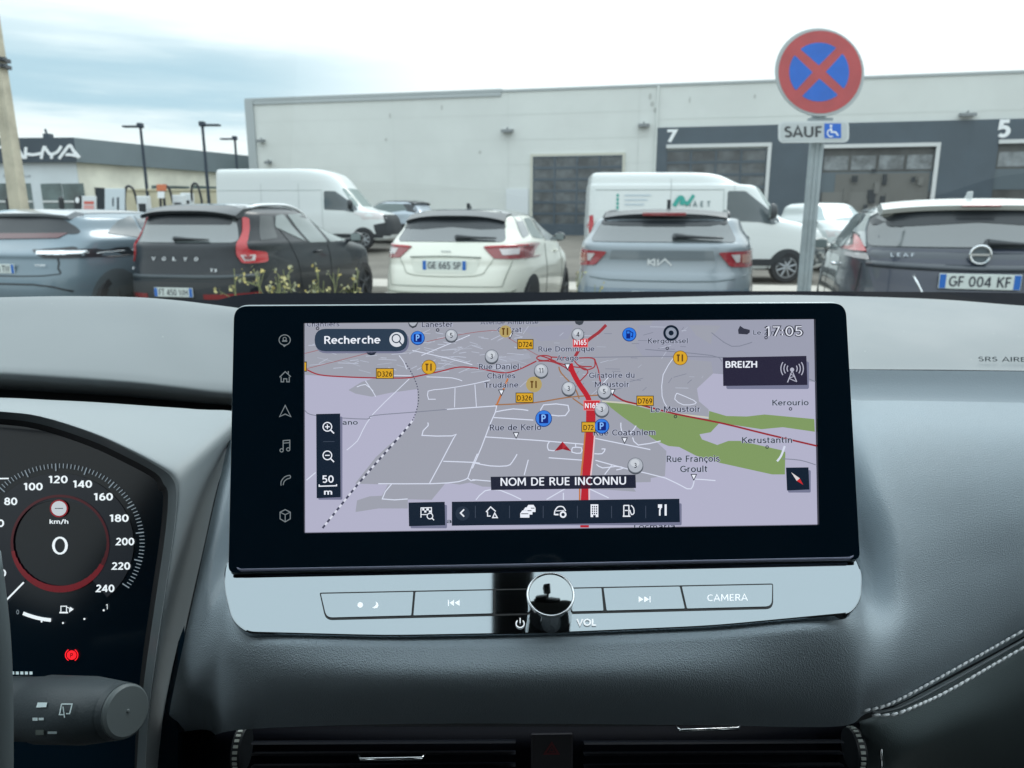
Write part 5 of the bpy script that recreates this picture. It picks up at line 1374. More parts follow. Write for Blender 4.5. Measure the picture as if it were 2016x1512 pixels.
cv.line([(1544, 878), (1537, 897), (1529, 908)], 4, wht, sm=3)
for P in ([(601, 808), (612, 816), (650, 821), (723, 825), (735, 818), (820, 811), (880, 806)], [(1150, 704), (1360, 702), (1500, 712), (1605, 752)], [(1270, 688), (1400, 700), (1420, 712)], [(1540, 903), (1575, 906), (1605, 915)], [(1400, 655), (1440, 682), (1480, 674)]): cv.line(P, 1.7, gln, sm=3)
for P in ([(601, 696), (640, 686), (700, 668)], [(604, 726), (660, 712), (740, 692), (800, 684)], [(840, 673), (890, 662), (945, 653), (1000, 649)], [(1000, 665), (1045, 692), (1062, 701)]): cv.line(P, 1.6, em('pale red', 150, 112, 118), sm=3)
cv.line([(605, 728), (630, 738), (680, 742), (740, 744), (800, 744), (830, 739), (868, 731), (903, 723), (940, 725), (990, 734), (1020, 728), (1056, 711)], 2.6, rd2, sm=4)
for P in ([(975, 797), (1050, 793), (1120, 782), (1178, 778)], [(1100, 722), (1105, 735), (1130, 762), (1140, 785)], [(1127, 784), (1150, 800)]): cv.line(P, 2.6, brn, sm=3)
cv.line([(978, 797), (990, 770), (1000, 745)], 3.6, orr)
cv.ring(1071, 705, 14.5, 2.4, rd2, ry=5)
for P in ([(1085, 703), (1130, 705), (1165, 705), (1171, 714), (1168, 724), (1150, 728), (1135, 716)], [(1083, 709), (1100, 715), (1128, 722), (1150, 725), (1157, 733), (1147, 745), (1140, 752)], [(1060, 711), (1085, 712), (1110, 722), (1125, 734)], [(1128, 706), (1140, 720), (1165, 722)], [(1170, 706), (1178, 730), (1182, 752), (1195, 768)], [(1062, 700), (1075, 704), (1095, 712)]): cv.line(P, 2.4, rd2, sm=4)
cv.line([(1193, 640), (1178, 655), (1160, 668), (1142, 686), (1132, 702)], 6, rd2, sm=3)
cv.line([(1122, 716), (1127, 732), (1140, 756), (1156, 780), (1162, 800)], 10, rd, sm=4)
cv.poly([(1154, 795), (1172, 795), (1172, 851), (1166, 900), (1158, 960), (1159, 1038), (1142, 1038), (1143, 985), (1148, 900), (1153, 850)], rd)
cv.line([(1152, 850), (1147, 905), (1141, 960), (1141, 985)], 3, orr); cv.line([(1171, 848), (1167, 900), (1160, 960), (1160, 984)], 2.6, em('median', 214, 190, 196))
cv.line([(1198, 770), (1225, 788), (1256, 796), (1330, 815), (1420, 833), (1510, 855), (1608, 878)], 3.4, em('red dark', 142, 40, 48), sm=3)
# railway
RR = cr([Vector((x, y, 0)) for x, y in ((799, 715), (812, 737), (822, 762), (824, 790), (815, 822), (795, 850), (712, 945), (632, 1044))], 60)
acc = 0; last = RR[0]; seg = [RR[0]]; dark_ = True
for p in RR[1:]:
    acc += (p - last).length; last = p; seg.append(p)
    lim = 2.6 if p.y < 830 else 6.5
    if acc > lim:
        if dark_: cv.line([(q.x, q.y) for q in (seg[0], seg[-1])], 2.0 if p.y < 830 else 4.0, em('rail', 70, 72, 92))
        elif p.y > 826: cv.line([(q.x, q.y) for q in (seg[0], seg[-1])], 3.6, em('rail white', 205, 208, 222))
        dark_ = not dark_; seg = [p]; acc = 0
disp = cv.build('map_display', scr)
base = cv.l
def sub(): return Canvas(sp, base=base + .00002, step=2.5e-6)
# place names
for t, x, y, wd, cap in (('Rue Dominique', 1115, 692, 110, 10), ('Arago', 1117, 710, 43, 10.3), ('Rue Daniel-', 985, 727, 84, 10.6), ('Charles', 987, 745, 55, 10.6), ('Trudaine', 987, 763, 67, 10.6), ('Giratoire du', 1204, 744, 89, 10.6), ('Moustoir', 1204, 762, 67, 10.6),
        ('Rue de Kerlo', 1015, 847, 101, 11.6), ('Rue Coatanlem', 1229, 857, 121, 11.6), ('Rue François', 1364, 909, 104, 12.4), ('Groult', 1365, 929, 53, 12.4), ('Le Moustoir', 1329, 811, 96, 11.2), ('Kerustantin', 1509, 872, 98, 11.8), ('Kerourio', 1555, 798, 71, 10.9), ('Kergoussel', 1314, 676, 78, 9.5), ('Croizat', 1003, 654, 47, 9.5), ('Lanester', 861, 644, 60, 10.5), ('Chantiers', 637, 643, 64, 9.5), ('Avenue Ambroise', 1003, 638.5, 114, 8), ('ano', 690, 836, 30, 9.5), ('Le Zin', 1503, 659, 42, 8.5), ('a', 884, 1029, 10, 8), ('Locmaria', 1288, 1040, 80, 9)):
    cv = sub(); cv.text(t, x, y, cap, em('halo', 170, 175, 194), width=wd + 2, bold=.05)
    cv.text(t, x, y, cap, ink_, width=wd, bold=.0)
    cv.build('place_name', scr)
cv = sub()
for x, y in ((1313, 686), (1329, 820), (1555, 805), (1509, 880), (862, 650), (626, 647), (1507, 665)): cv.ring(x, y, 2.6, 1.5, ink_, n=12)
for x, y in ((1004, 661), (1117, 722), (987, 773), (1205, 772), (1016, 857), (1229, 867), (1365, 939)):
    cv.poly([(x - 6.5, y - 6), (x + 6.5, y - 6), (x, y + 7.5)], ink_); cv.poly([(x - 4, y - 4.5), (x + 4, y - 4.5), (x, y + 4)], uiw)
cv.build('place_markers', scr)
base += .0006
def tile(name, fn, label=None):
    cv = sub(); fn(cv); o = cv.build(name, scr)
    if label: o['label'] = label
    return o
def road_shield(t, x0, y0, x1, y1, red=False):
    def fn(c):
        c.rect(x0, y0, x1, y1, ylb if not red else em('shield edge', 214, 120, 124)); c.rect(x0 + 1.5, y0 + 1.5, x1 - 1.5, y1 - 1.5, shield if red else yel)
        c.text(t, (x0 + x1) / 2, y1 - 4.5, 10, uiw if red else em('ink brown', 60, 44, 16), width=(x1 - x0) - 6 if len(t) > 3 else 20, bold=.012)
    tile('road_shield', fn)
road_shield('D326', 741, 725, 776, 746); road_shield('D724', 1018, 668, 1050, 688); road_shield('D326', 1015, 773, 1050, 793); road_shield('D769', 1252, 779, 1286, 799)
road_shield('N165', 1127, 667, 1157, 684, True); road_shield('N165', 1148, 788, 1181, 808, True); road_shield('D72', 1144, 830, 1172, 851)
tile('road_shield', lambda c: (c.rect(601, 712, 605.5, 732, ylb), c.rect(601, 714, 604, 730, yel)))
def ball(t, x, y, r):
    def fn(c):
        c.circ(x, y + 2, r + 1, gballd); c.circ(x, y, r + 1, em('ball rim', 96, 102, 112)); c.circ(x, y - .5, r - .5, gball); c.circ(x - 1, y - r * .35, r * .62, em('ball hi', 192, 198, 206), ry=r * .5)
        if t: c.text(t, x, y + 4.5, 9.5, em('ink ball', 44, 48, 58), bold=.008)
    tile('cluster_marker', fn)
for a_ in (('5', 889, 661, 11.5), ('3', 968, 702, 12.5), ('11', 1065, 730, 13), ('3', 1119, 765, 13), ('4', 1137, 659, 11.5), ('5', 1189, 771, 13), ('3', 1184, 806, 13.5), ('3', 1250, 916, 14.5)): ball(*a_)
tile('cluster_marker', lambda c: (c.poly([(804, 636), (824, 635.5), (820, 644), (813, 647), (807, 643)], gballd), c.poly([(806, 636), (822, 635.5), (818, 641), (813, 643), (808, 640)], gball)))
tile('cluster_marker', lambda c: (c.poly([(1131, 633), (1149, 632.7), (1146, 639), (1140, 641), (1133, 638)], gballd),))
def food(x, y, r, f_=False):
    y_ = yel2 if f_ else yel; k_ = em('food ink', 96, 66, 26)
    tile('restaurant_marker', lambda c: (c.circ(x, y, r, em('food edge', 120, 90, 30) if not f_ else yel2), c.circ(x, y, r - 1.3, y_), c.rect(x - 5.5, y - 5, x - 2.5, y + 7, k_), c.rect(x - 7, y - 7, x - 1, y - 4, k_), c.rect(x + 2.5, y - 7, x + 5.5, y + 7, k_)))
food(845, 723, 14.5); food(1338, 705, 14.5); food(1051, 757, 15.5, True); food(995, 653, 12, True)
def park(x, y, r): tile('parking_marker', lambda c: (c.circ(x, y, r, em('blue edge', 24, 62, 130)), c.circ(x, y - .5, r - 1.5, blu), c.rect(x - r * .55, y - r * .55, x + r * .55, y + r * .55, blud, r=2), c.text('P', x, y + r * .38, r * .85, em('p blue', 130, 180, 240), bold=.02)))
park(823, 666, 14); park(1070, 824, 16.5); park(1184, 839, 15)
tile('fuel_marker', lambda c: (c.circ(1238, 659, 14, em('blue edge', 24, 62, 130)), c.circ(1238, 658.5, 12.5, em('blue2', 44, 116, 220)), c.rect(1232, 651, 1240, 667, blud), c.rect(1233.5, 653, 1238.5, 657, blu), c.line([(1240, 653), (1245, 656), (1244, 664), (1241, 662)], 1.8, blud)))
tile('settings_marker', lambda c: (c.circ(1320, 656, 15.5, uib), c.ring(1320, 656, 7, 4, em('petal', 140, 148, 164)), c.ring(1320, 656, 10, 1.6, em('petal', 140, 148, 164)), c.ring(1320, 656, 3.2, 1.4, uib)))
tile('position_arrow', lambda c: (c.poly([(1107, 869), (1124, 888), (1107, 884), (1091, 888)], em('arrow', 140, 20, 34)), c.poly([(1107, 869), (1115, 879), (1107, 884)], em('arrow hi', 170, 40, 52))))
base += .00025
def shadow(c, x0, y0, x1, y1): c.rect(x0 + 4, y0 + 5, x1 + 4.5, y1 + 5, shad, r=3)
tile('search_button', lambda c: (c.rect(623, 652, 806, 696, shad, r=22), c.rect(621, 648, 803, 692, uib2, r=22), c.text('Recherche', 695, 677, 15, uiw, width=110, bold=.008), c.circ(782, 669, 14.5, em('lens', 206, 210, 218)), c.ring(781, 667, 8, 2.2, uib2), c.line([(787, 673), (793, 680)], 2.6, uib2)))
tile('search_marker', lambda c: c.poly([(722, 693), (743, 693), (738, 699), (731, 700), (725, 698)], uib))
tile('zoom_control', lambda c: (shadow(c, 624, 815, 671, 978), c.poly([(624, 815), (671, 814), (672, 978), (625, 980)], uib), c.ring(646, 840, 8.5, 2, uiw), c.line([(641.5, 840), (650.5, 840)], 2, uiw), c.line([(646, 835.5), (646, 844.5)], 2, uiw), c.line([(652, 846), (659, 853)], 2.4, uiw),
    c.ring(646, 896, 8.5, 2, uiw), c.line([(641.5, 896), (650.5, 896)], 2, uiw), c.line([(652, 902), (659, 909)], 2.4, uiw), c.line([(638, 869), (660, 869)], 1.2, em('divider', 60, 70, 86)), c.text('50', 647.5, 949.5, 14, uiw, width=22, bold=.01), c.line([(630, 953), (630, 956.5), (664, 955.5), (664, 952.5)], 2.2, uiw), c.text('m', 647.5, 973, 10.5, uiw, width=16, bold=.012)))
tile('street_banner', lambda c: (c.poly([(966, 938), (1250, 934), (1251, 960), (967, 964)], em('banner', 28, 32, 50)), c.poly([(1146, 936), (1163, 936), (1161, 961), (1142, 961)], em('banner red', 70, 20, 40)), c.text('NOM DE RUE INCONNU', 1108.5, 954.5, 15.5, uiw, width=246, bold=.008, rot=-.6)))
tile('flag_button', lambda c: (shadow(c, 805, 988, 876, 1034), c.poly([(805, 988.5), (876, 987), (877, 1033), (806, 1035)], uib), c.line([(829.5, 1018), (829.5, 999), (850, 998.5), (850, 1010)], 1.8, uiw), c.rect(832, 1000, 836, 1004, uiw), c.rect(840, 1000, 845, 1004, uiw), c.rect(836, 1004, 840, 1008, uiw), c.rect(845, 1004, 849, 1008, uiw), c.line([(830, 1012), (841, 1012)], 1.6, uiw), c.ring(847, 1015, 5.5, 1.8, uiw), c.line([(851, 1019), (855, 1023)], 2, uiw)))
def toolbar(c):
    shadow(c, 890, 985, 1336, 1028); c.poly([(890, 987), (1336, 981), (1337, 1027), (890, 1034)], uib)
    c.circ(911, 1010, 14, em('round btn', 34, 46, 62)); c.line([(914, 1002), (907, 1009), (914, 1016)], 2.6, uiw)
    for x in (936, 1003, 1069, 1136, 1203, 1270): c.line([(x, 995), (x, 1019)], 1.3, em('divider', 60, 70, 86))
    c.line([(957, 1007), (966, 997), (976, 1006)], 2.2, uiw); c.line([(960, 1006), (960, 1015), (966, 1015)], 2, uiw); c.line([(970, 1018), (974, 1009), (979, 1018)], 2.2, uiw, closed=True)
    for dx, dy, k in ((12, -11, .7), (6, -6, .85), (0, 0, 1)):
        c.poly([(1024 + dx, 1018 + dy), (1024 + dx, 1010 + dy), (1028 + dx, 1004 + dy), (1038 + dx, 1004 + dy), (1042 + dx, 1010 + dy), (1042 + dx, 1018 + dy)], uiw); c.line([(1026 + dx, 1010.5 + dy), (1040 + dx, 1010.5 + dy)], 1.6, uib)
    c.line([(1091, 1013), (1092, 1005), (1098, 997), (1108, 997), (1113, 1005)], 2.2, uiw, sm=3); c.line([(1094, 1005), (1110, 1004)], 1.6, uiw); c.line([(1092, 1012), (1099, 1012)], 3, uiw); c.ring(1108, 1012, 5, 3.2, uiw)
    c.rect(1162, 992, 1177, 1017, uiw); 
    for i in range(3):
        for j in range(4): c.rect(1164.5 + i * 4, 995 + j * 4.5, 1166.8 + i * 4, 998 + j * 4.5, uib)
    c.rect(1167, 1013, 1172, 1017, uib)
    c.line([(1227, 994), (1227, 1015)], 2.2, uiw); c.rect(1227, 993, 1238, 995.2, uiw); c.line([(1237, 994), (1237, 1015)], 2.2, uiw); c.rect(1225, 1014, 1240, 1016.5, uiw); c.rect(1229, 1003, 1235, 1005, uiw); c.line([(1239, 1003), (1242, 1012), (1247, 1009), (1246, 999), (1241, 994)], 2, uiw, sm=2)
    c.rect(1296, 1002, 1299, 1014, uiw); c.rect(1294, 992, 1302, 999, uiw); c.rect(1297, 999, 1300, 1002, uiw); c.line([(1309, 992), (1309, 1014)], 4, uiw)
tile('toolbar', toolbar)
def radio(c):
    c.rect(1428, 712, 1590, 766, shad, r=4); c.poly([(1421, 704), (1585, 701), (1587, 758), (1422, 760)], em('radio tile', 38, 36, 56)); c.text('BREIZH', 1457.5, 724, 12.5, uiw, width=62, bold=.016)
    g_ = em('tower', 170, 172, 188)
    c.circ(1557, 728, 4, g_); c.line([(1548, 753), (1557, 730), (1566, 752)], 2.2, g_); c.line([(1552, 744), (1562, 741), (1553, 736)], 1.6, g_); c.line([(1551, 745), (1564, 751)], 1.6, g_)
    for r_ in (10, 16, 22): c.ring(1557, 726, r_, 2.0, g_, a0=145, a1=215, n=12, ry=r_ * 1.0); c.ring(1557, 726, r_, 2.0, g_, a0=-35, a1=35, n=12)
tile('radio_tile', radio)
tile('compass_button', lambda c: (shadow(c, 1545, 920, 1589, 964), c.poly([(1545, 920), (1589, 919.5), (1591, 963), (1547, 965)], uib), c.poly([(1555, 929), (1572, 941), (1566, 946)], em('needle w', 210, 205, 205)), c.poly([(1572, 941), (1579, 954), (1566, 946)], em('needle r', 190, 40, 44))))
tile('clock', lambda c: (c.text('17:05', 1541, 662, 19, em('clock edge', 44, 46, 58), width=77, bold=.05), c.text('17:05', 1541, 662, 19, em('clock face', 214, 218, 230), width=72, bold=-.006), c.poly([(1451, 650), (1455, 642), (1462, 647), (1474, 650), (1474, 655), (1469, 659), (1452, 658)], em('ink van', 50, 52, 66))))
# touch symbols left of the display
gi = mat('touch symbol', (.02, .02, .02), .4, emit=rgb(120, 130, 136), estr=.8)
def tsym(name, fn):
    cv = Canvas(sp, base=zf + .0001, step=4e-6); fn(cv); cv.build(name, scr)
tsym('notification_symbol', lambda c: (c.ring(563, 670, 11, 1.8, gi, ry=10), c.poly([(559, 680), (567, 680), (562, 684)], gi), c.ring(563, 668, 3.2, 1.5, gi), c.rect(558, 671, 568, 673.5, gi)))
tsym('home_symbol', lambda c: (c.line([(553, 743), (564, 732), (575, 742)], 2, gi), c.line([(556, 742), (556, 752), (561, 752), (561, 746), (567, 746), (567, 752), (572, 752), (572, 742)], 1.9, gi), c.line([(570, 731), (570, 736)], 2, gi)))
tsym('navigation_symbol', lambda c: c.line([(564, 798), (575, 820), (564, 815), (553, 820)], 2, gi, closed=True))
tsym('music_symbol', lambda c: (c.line([(560, 886), (560, 867), (573, 866), (573, 883)], 1.9, gi), c.line([(560, 872), (573, 871)], 1.7, gi), c.ring(557, 886, 3.2, 1.7, gi), c.ring(570, 884, 3.2, 1.7, gi)))
tsym('phone_symbol', lambda c: (c.line([(556, 955), (556, 947), (563, 938), (573, 935), (574, 940), (568, 942), (562, 947), (560, 954)], 1.8, gi, sm=2, closed=False)))
tsym('box_symbol', lambda c: (c.line([(564, 1002), (574, 1007), (574, 1020), (564, 1026), (554, 1020), (554, 1007)], 1.9, gi, closed=True), c.line([(554, 1007), (564, 1012), (574, 1007)], 1.7, gi), c.line([(564, 1012), (564, 1026)], 1.7, gi)))

# --- control panel under the screen
o_ = ScP.at(1080, 1112, .0); CP = Plane(o_ + Vector((0, .0, -.0015)), (.0, -math.cos(R(58)), math.sin(R(58))))
def cp(x, y, l=0.0): return CP.at(x, y, l)
piano = mat('piano black', (.255, .29, .31), .045, metal=1.0, spec=.5)
po = roundpoly([Vector((x, y, 0)) for x, y in ((449, 1100), (470, 1118), (1672, 1094), (1682, 1090), (1698, 1128), (1696, 1180), (1676, 1208), (1400, 1234), (1100, 1247), (760, 1253), (486, 1246), (456, 1222), (441, 1160), (441, 1122))], [0, 0, 0, 0, 14, 20, 16, 60, 60, 60, 16, 20, 30, 10], 5)
pan = pst('control_panel', [cp(p.x, p.y) for p in po], -CP.n * .007, piano, bevel=.0008)
gap = mat('button gap', (.006, .008, .010), .4)
cv = Canvas(cp, base=.00015, step=1e-5)
bt, bb = lambda x: 1168 - (x - 630) * 18 / 890 + (0), lambda x: 1219 - (x - 640) * 22 / 875
def quad(x0t, x1t, x0b, x1b, e=2.2): return [(x0t + e, bt(x0t) + e), (x1t - e, bt(x1t) + e), (x1b - e, bb(x1b) - e), (x0b + e, bb(x0b) - e)]
cv.poly([(p.x, p.y) for p in roundpoly([Vector((629, bt(629) - 1, 0)), Vector((1522, bt(1522) - 1, 0)), Vector((1522, bb(1522) + 2, 0)), Vector((641, bb(641) + 2, 0))], [4, 4, 14, 14])], gap)
cv.build('button_gap', pan)
def pbutton(name, *q, sym=None, rr=(2, 2, 2, 2), label=None):
    pts = roundpoly([Vector((x, y, 0)) for x, y in quad(*q)], list(rr))
    o = pst(name, [cp(p.x, p.y, .0006) for p in pts], -CP.n * .0004, piano, parent=pan)
    if label: o['label'] = label
    if sym:
        cv = Canvas(cp, base=.00062, step=5e-6); sym(cv); cv.build('button_symbol', o)
ps = mat('button print', (.80, .84, .86), .5, emit=(.6, .65, .68), estr=.8)
pbutton('button', 630, 816, 641, 812, rr=(2, 2, 2, 12), sym=lambda c: (c.circ(709.5, 1192, 5.5, ps), c.poly([(740, 1185.5), (744, 1188), (745.5, 1193), (743, 1198), (737, 1199), (733, 1197), (739, 1194), (741, 1190)], ps)), label='day and night button')
pbutton('button', 816, 973, 812, 973, sym=lambda c: (c.rect(882, 1182, 884, 1194, ps), c.poly([(885, 1188), (894, 1182), (894, 1194)], ps), c.poly([(895, 1188), (905, 1182), (905, 1194)], ps)), label='previous track button')
pbutton('button', 973, 1080, 973, 1080, label='blank button left of the knob')
pbutton('button', 1080, 1186, 1080, 1190, label='blank button right of the knob')
pbutton('button', 1186, 1340, 1192, 1350, sym=lambda c: (c.rect(1278.5, 1175, 1280.5, 1187, ps), c.poly([(1257, 1175), (1267, 1181), (1257, 1187)], ps), c.poly([(1268, 1175), (1278, 1181), (1268, 1187)], ps)), label='next track button')
pbutton('button', 1340, 1522, 1350, 1521, rr=(2, 2, 12, 2), sym=lambda c: c.text('CAMERA', 1432, 1184, 13, ps, width=80, bold=.0, rot=-.9), label='camera button')
cv = Canvas(cp, base=.0008, step=1e-5); cv.text('VOL', 1154, 1233, 13, ps, width=39, bold=.02); cv.ring(1024, 1229, 8, 2.2, ps, a0=-50, a1=230, ry=7.6); cv.line([(1024, 1218), (1024, 1228)], 2.2, ps); cv.build('panel_lettering', pan)
kc = cp(1083, 1205); kd = CP.n; kr = .0125
top = CAM + ray(1083, 1165) * ((kc - CAM).length / ray(1083, 1205).length - .0175)
kd = (top - kc).normalized()
kd = (kd * .6 + CP.n * .4).normalized()
hl = .021
mb = MB(); mb.lathe(kc, kd, [(-.004, kr * .96), (hl * .8, kr * .97), (hl * .86, kr), (hl * .93, kr)], 48, cap=True)
kn = mb.build('volume_knob', mat('knob black', (.02, .024, .028), .15, coat=1), pan, smooth=True, angle=35)
mb = MB(); mb.tube([kc + kd * (hl * .95) + (kd.orthogonal().normalized() * math.cos(a) + kd.cross(kd.orthogonal().normalized()) * math.sin(a)) * kr * .96 for a in [2 * math.pi * k / 48 for k in range(48)]], .0006, 8, closed=True); mb.build('knob_ring', chrome, kn, smooth=True)
mb = MB(); mb.lathe(kc, kd, [(hl * .93, kr * .93), (hl * .955, kr * .90), (hl * .985, kr * .7), (hl * 1.005, kr * .4), (hl * 1.012, kr * .02)], 48); mb.build('knob_face', mat('knob face', (.30, .33, .34), .06, metal=1), kn, smooth=True, angle=35)

# --- padded console and passenger side of the dashboard: one skin
def colm(*p): return p
B = {}
colsP = [
 colm((449, 866, .505), (436, 930, .485), (418, 1010, .460), (398, 1100, .440), (374, 1210, .425), (352, 1310, .428), (334, 1400, .452), (326, 1462, .48), (322, 1530, .50)),
 colm((468, 868, .495), (453, 935, .475), (436, 1015, .448), (417, 1105, .426), (398, 1215, .408), (380, 1315, .411), (366, 1400, .438), (360, 1458, .475), (357, 1530, .50)),
 colm((500, 880, .50), (490, 950, .49), (478, 1020, .475), (455, 1110, .450), (432, 1200, .404), (424, 1290, .386), (418, 1390, .425), (416, 1448, .465), (416, 1530, .50)),
 colm((560, 900, .50), (548, 980, .49), (535, 1060, .47), (522, 1140, .43), (500, 1235, .365), (496, 1283, .350), (494, 1360, .356), (494, 1435, .39), (494, 1530, .50)),
 colm((800, 900, .50), (800, 980, .49), (800, 1060, .47), (800, 1150, .43), (800, 1249, .358), (800, 1283, .342), (800, 1355, .336), (800, 1425, .382), (800, 1530, .50)),
 colm((1100, 900, .50), (1100, 980, .49), (1100, 1060, .47), (1100, 1150, .43), (1100, 1245, .358), (1100, 1280, .342), (1100, 1355, .336), (1100, 1425, .382), (1100, 1530, .50)),
 colm((1400, 900, .51), (1400, 980, .50), (1400, 1060, .48), (1400, 1140, .44), (1400, 1232, .362), (1400, 1270, .346), (1400, 1355, .341), (1400, 1428, .38), (1400, 1530, .50)),
 colm((1590, 850, .56), (1600, 940, .53), (1620, 1040, .49), (1640, 1120, .445), (1648, 1204, .377), (1650, 1256, .3605), (1650, 1360, .372), (1650, 1430, .41), (1655, 1530, .50)),
 colm((1640, 788, .625), (1650, 900, .56), (1668, 1000, .532), (1692, 1100, .502), (1706, 1190, .450), (1715, 1262, .403), (1712, 1345, .390), (1705, 1405, .42), (1710, 1530, .52)),
 colm((1700, 789, .645), (1705, 860, .565), (1722, 950, .515), (1760, 1060, .478), (1778, 1170, .450), (1786, 1250, .430), (1786, 1325, .425), (1776, 1382, .44), (1790, 1530, .54)),
 colm((1790, 789, .655), (1790, 850, .577), (1800, 935, .527), (1830, 1045, .493), (1850, 1140, .474), (1862, 1215, .464), (1868, 1285, .461), (1862, 1335, .47), (1880, 1530, .56)),
 colm((1960, 792, .665), (1955, 848, .595), (1962, 925, .552), (1975, 1015, .525), (1985, 1095, .512), (1990, 1160, .504), (1992, 1222, .502), (1988, 1268, .51), (1990, 1530, .60)),
 colm((2160, 796, .675), (2160, 845, .61), (2160, 915, .575), (2160, 985, .555), (2160, 1040, .543), (2160, 1090, .538), (2160, 1135, .53), (2160, 1170, .54), (2160, 1530, .66))]
rowsP = [[colsP[i][j] for i in range(len(colsP))] for j in range(7 + 1)]
surf('console_pad', rowsP, pad_m, nu=6, nv=6)
# lower part beyond the stitched seam
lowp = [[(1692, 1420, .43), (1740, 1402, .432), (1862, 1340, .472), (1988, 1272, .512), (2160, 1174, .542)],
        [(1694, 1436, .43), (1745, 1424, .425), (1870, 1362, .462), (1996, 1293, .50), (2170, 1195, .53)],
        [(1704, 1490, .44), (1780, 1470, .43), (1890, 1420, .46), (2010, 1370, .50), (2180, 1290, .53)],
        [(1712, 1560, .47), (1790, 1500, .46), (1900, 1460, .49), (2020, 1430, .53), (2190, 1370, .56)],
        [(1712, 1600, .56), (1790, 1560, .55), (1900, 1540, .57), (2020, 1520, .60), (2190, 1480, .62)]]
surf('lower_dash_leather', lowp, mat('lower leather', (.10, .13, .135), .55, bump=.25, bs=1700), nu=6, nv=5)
thr = mat('seam thread', (.80, .84, .86), .7)
def seam(pts, off, label):
    P = cr([at(*p) for p in pts], 40); mb = MB(); acc = 0; st = P[0]; n_ = 0
    L_ = 0
    for i in range(1, len(P)):
        if (P[i] - st).length > .0062:
            d = P[i] - st; tow = (CAM - st).normalized()
            a_ = st + d * .10; b_ = st + d * .92
            up = Vector((0, 0, .0006))
            mb.tube([a_ + tow * .0005 - up, (a_ + b_) / 2 + tow * .0018, b_ + tow * .0007 + up], [.0007, .00105, .0007], 6); st = P[i]; n_ += 1
    o = mb.build('seam_stitching', thr, car, smooth=True); o['label'] = label
seam([(1680, 1402, .412), (1730, 1394, .418), (1776, 1375, .432), (1862, 1328, .462), (1988, 1257, .502), (2160, 1158, .53)], 0, 'upper row of white stitches')
seam([(1715, 1408, .418), (1760, 1407, .420), (1800, 1392, .428), (1870, 1359, .455), (1996, 1286, .495), (2170, 1188, .525)], 0, 'lower row of white stitches')
mb = MB(); P = cr([at(*p) for p in ((1720, 1404, .425), (1776, 1391, .432), (1864, 1346, .460), (1990, 1275, .499), (2160, 1176, .53))], 10); mb.tube(P, .0011, 8); mb.build('seam_piping', mat('piping', (.10, .12, .13), .4), car, smooth=True)

# --- passenger top pad, step and far edge
top_r = [
 [(560, 606, .98), (900, 599, 1.0), (1180, 589, 1.03), (1500, 581, 1.03), (1700, 584, 1.0), (1860, 590, .96), (2016, 602, .92), (2200, 612, .90)],
 [(560, 612, .94), (900, 606, .96), (1180, 598, .97), (1500, 593, .97), (1700, 596, .95), (1860, 603, .92), (2016, 614, .88), (2200, 624, .86)],
 [(560, 650, .83), (900, 650, .83), (1250, 650, .83), (1500, 650, .83), (1700, 652, .82), (1860, 655, .81), (2016, 660, .80), (2200, 664, .79)],
 [(560, 710, .73), (900, 711, .73), (1250, 712, .73), (1500, 714, .73), (1700, 716, .73), (1860, 717, .73), (2016, 719, .73), (2200, 721, .73)],
 [(560, 721, .715), (900, 722, .715), (1250, 723, .715), (1500, 725, .715), (1700, 727, .715), (1860, 728, .715), (2016, 730, .715), (2200, 732, .715)]]
surf('passenger_top_pad', top_r, dash_s, nu=6)
step_ = [[(560, 722, .714), (1500, 726, .714), (1700, 728, .714), (2016, 731, .714), (2200, 733, .714)], [(560, 755, .705), (1500, 757, .705), (1700, 760, .705), (2016, 763, .705), (2200, 766, .705)],
         [(560, 786, .690), (1500, 787, .690), (1700, 790, .690), (2016, 795, .690), (2200, 799, .690)], [(560, 800, .67), (1500, 802, .67), (1700, 805, .67), (2016, 810, .67), (2200, 812, .67)]]
surf('dashboard_step', step_, mat('step grey', (.25, .30, .335), .55, bump=.15, bs=900), nu=5)
rim_ = [[(1600, 800, .66), (1700, 801, .66), (2016, 806, .675), (2200, 809, .68)], [(1600, 794, .655), (1700, 794, .655), (2016, 799, .67), (2200, 802, .675)], [(1600, 790, .645), (1700, 791, .645), (2016, 796, .66), (2200, 799, .665)], [(1600, 796, .632), (1700, 797, .632), (2016, 802, .645), (2200, 805, .65)]]
TP = Plane(at(1970, 708, .738), (0, -.1, .995))
cv = Canvas(lambda x, y, l: at(x, y, .735) + Vector((0, -.002, .0025 + l)), base=.0, step=2e-5)
cv.text('SRS AIRBAG', 1987, 716, 9, mat('embossed mark', (.16, .18, .19), .6), width=128, bold=.01, rot=.6); cv.build('airbag_mark', car)
# dark band at the foot of the windscreen
frit = mat('windscreen band', (.003, .005, .009), .8, spec=.1)
bandtop = ((-200, 590), (360, 590), (420, 592), (500, 578), (760, 576.5), (1100, 575), (1500, 573), (1700, 574), (1860, 575), (2016, 577), (2250, 580))
surf('windscreen_foot_band', [[(x, y, 1.22) for x, y in bandtop], [(x, 625, 1.16) for x, y in bandtop]], frit, nu=3)
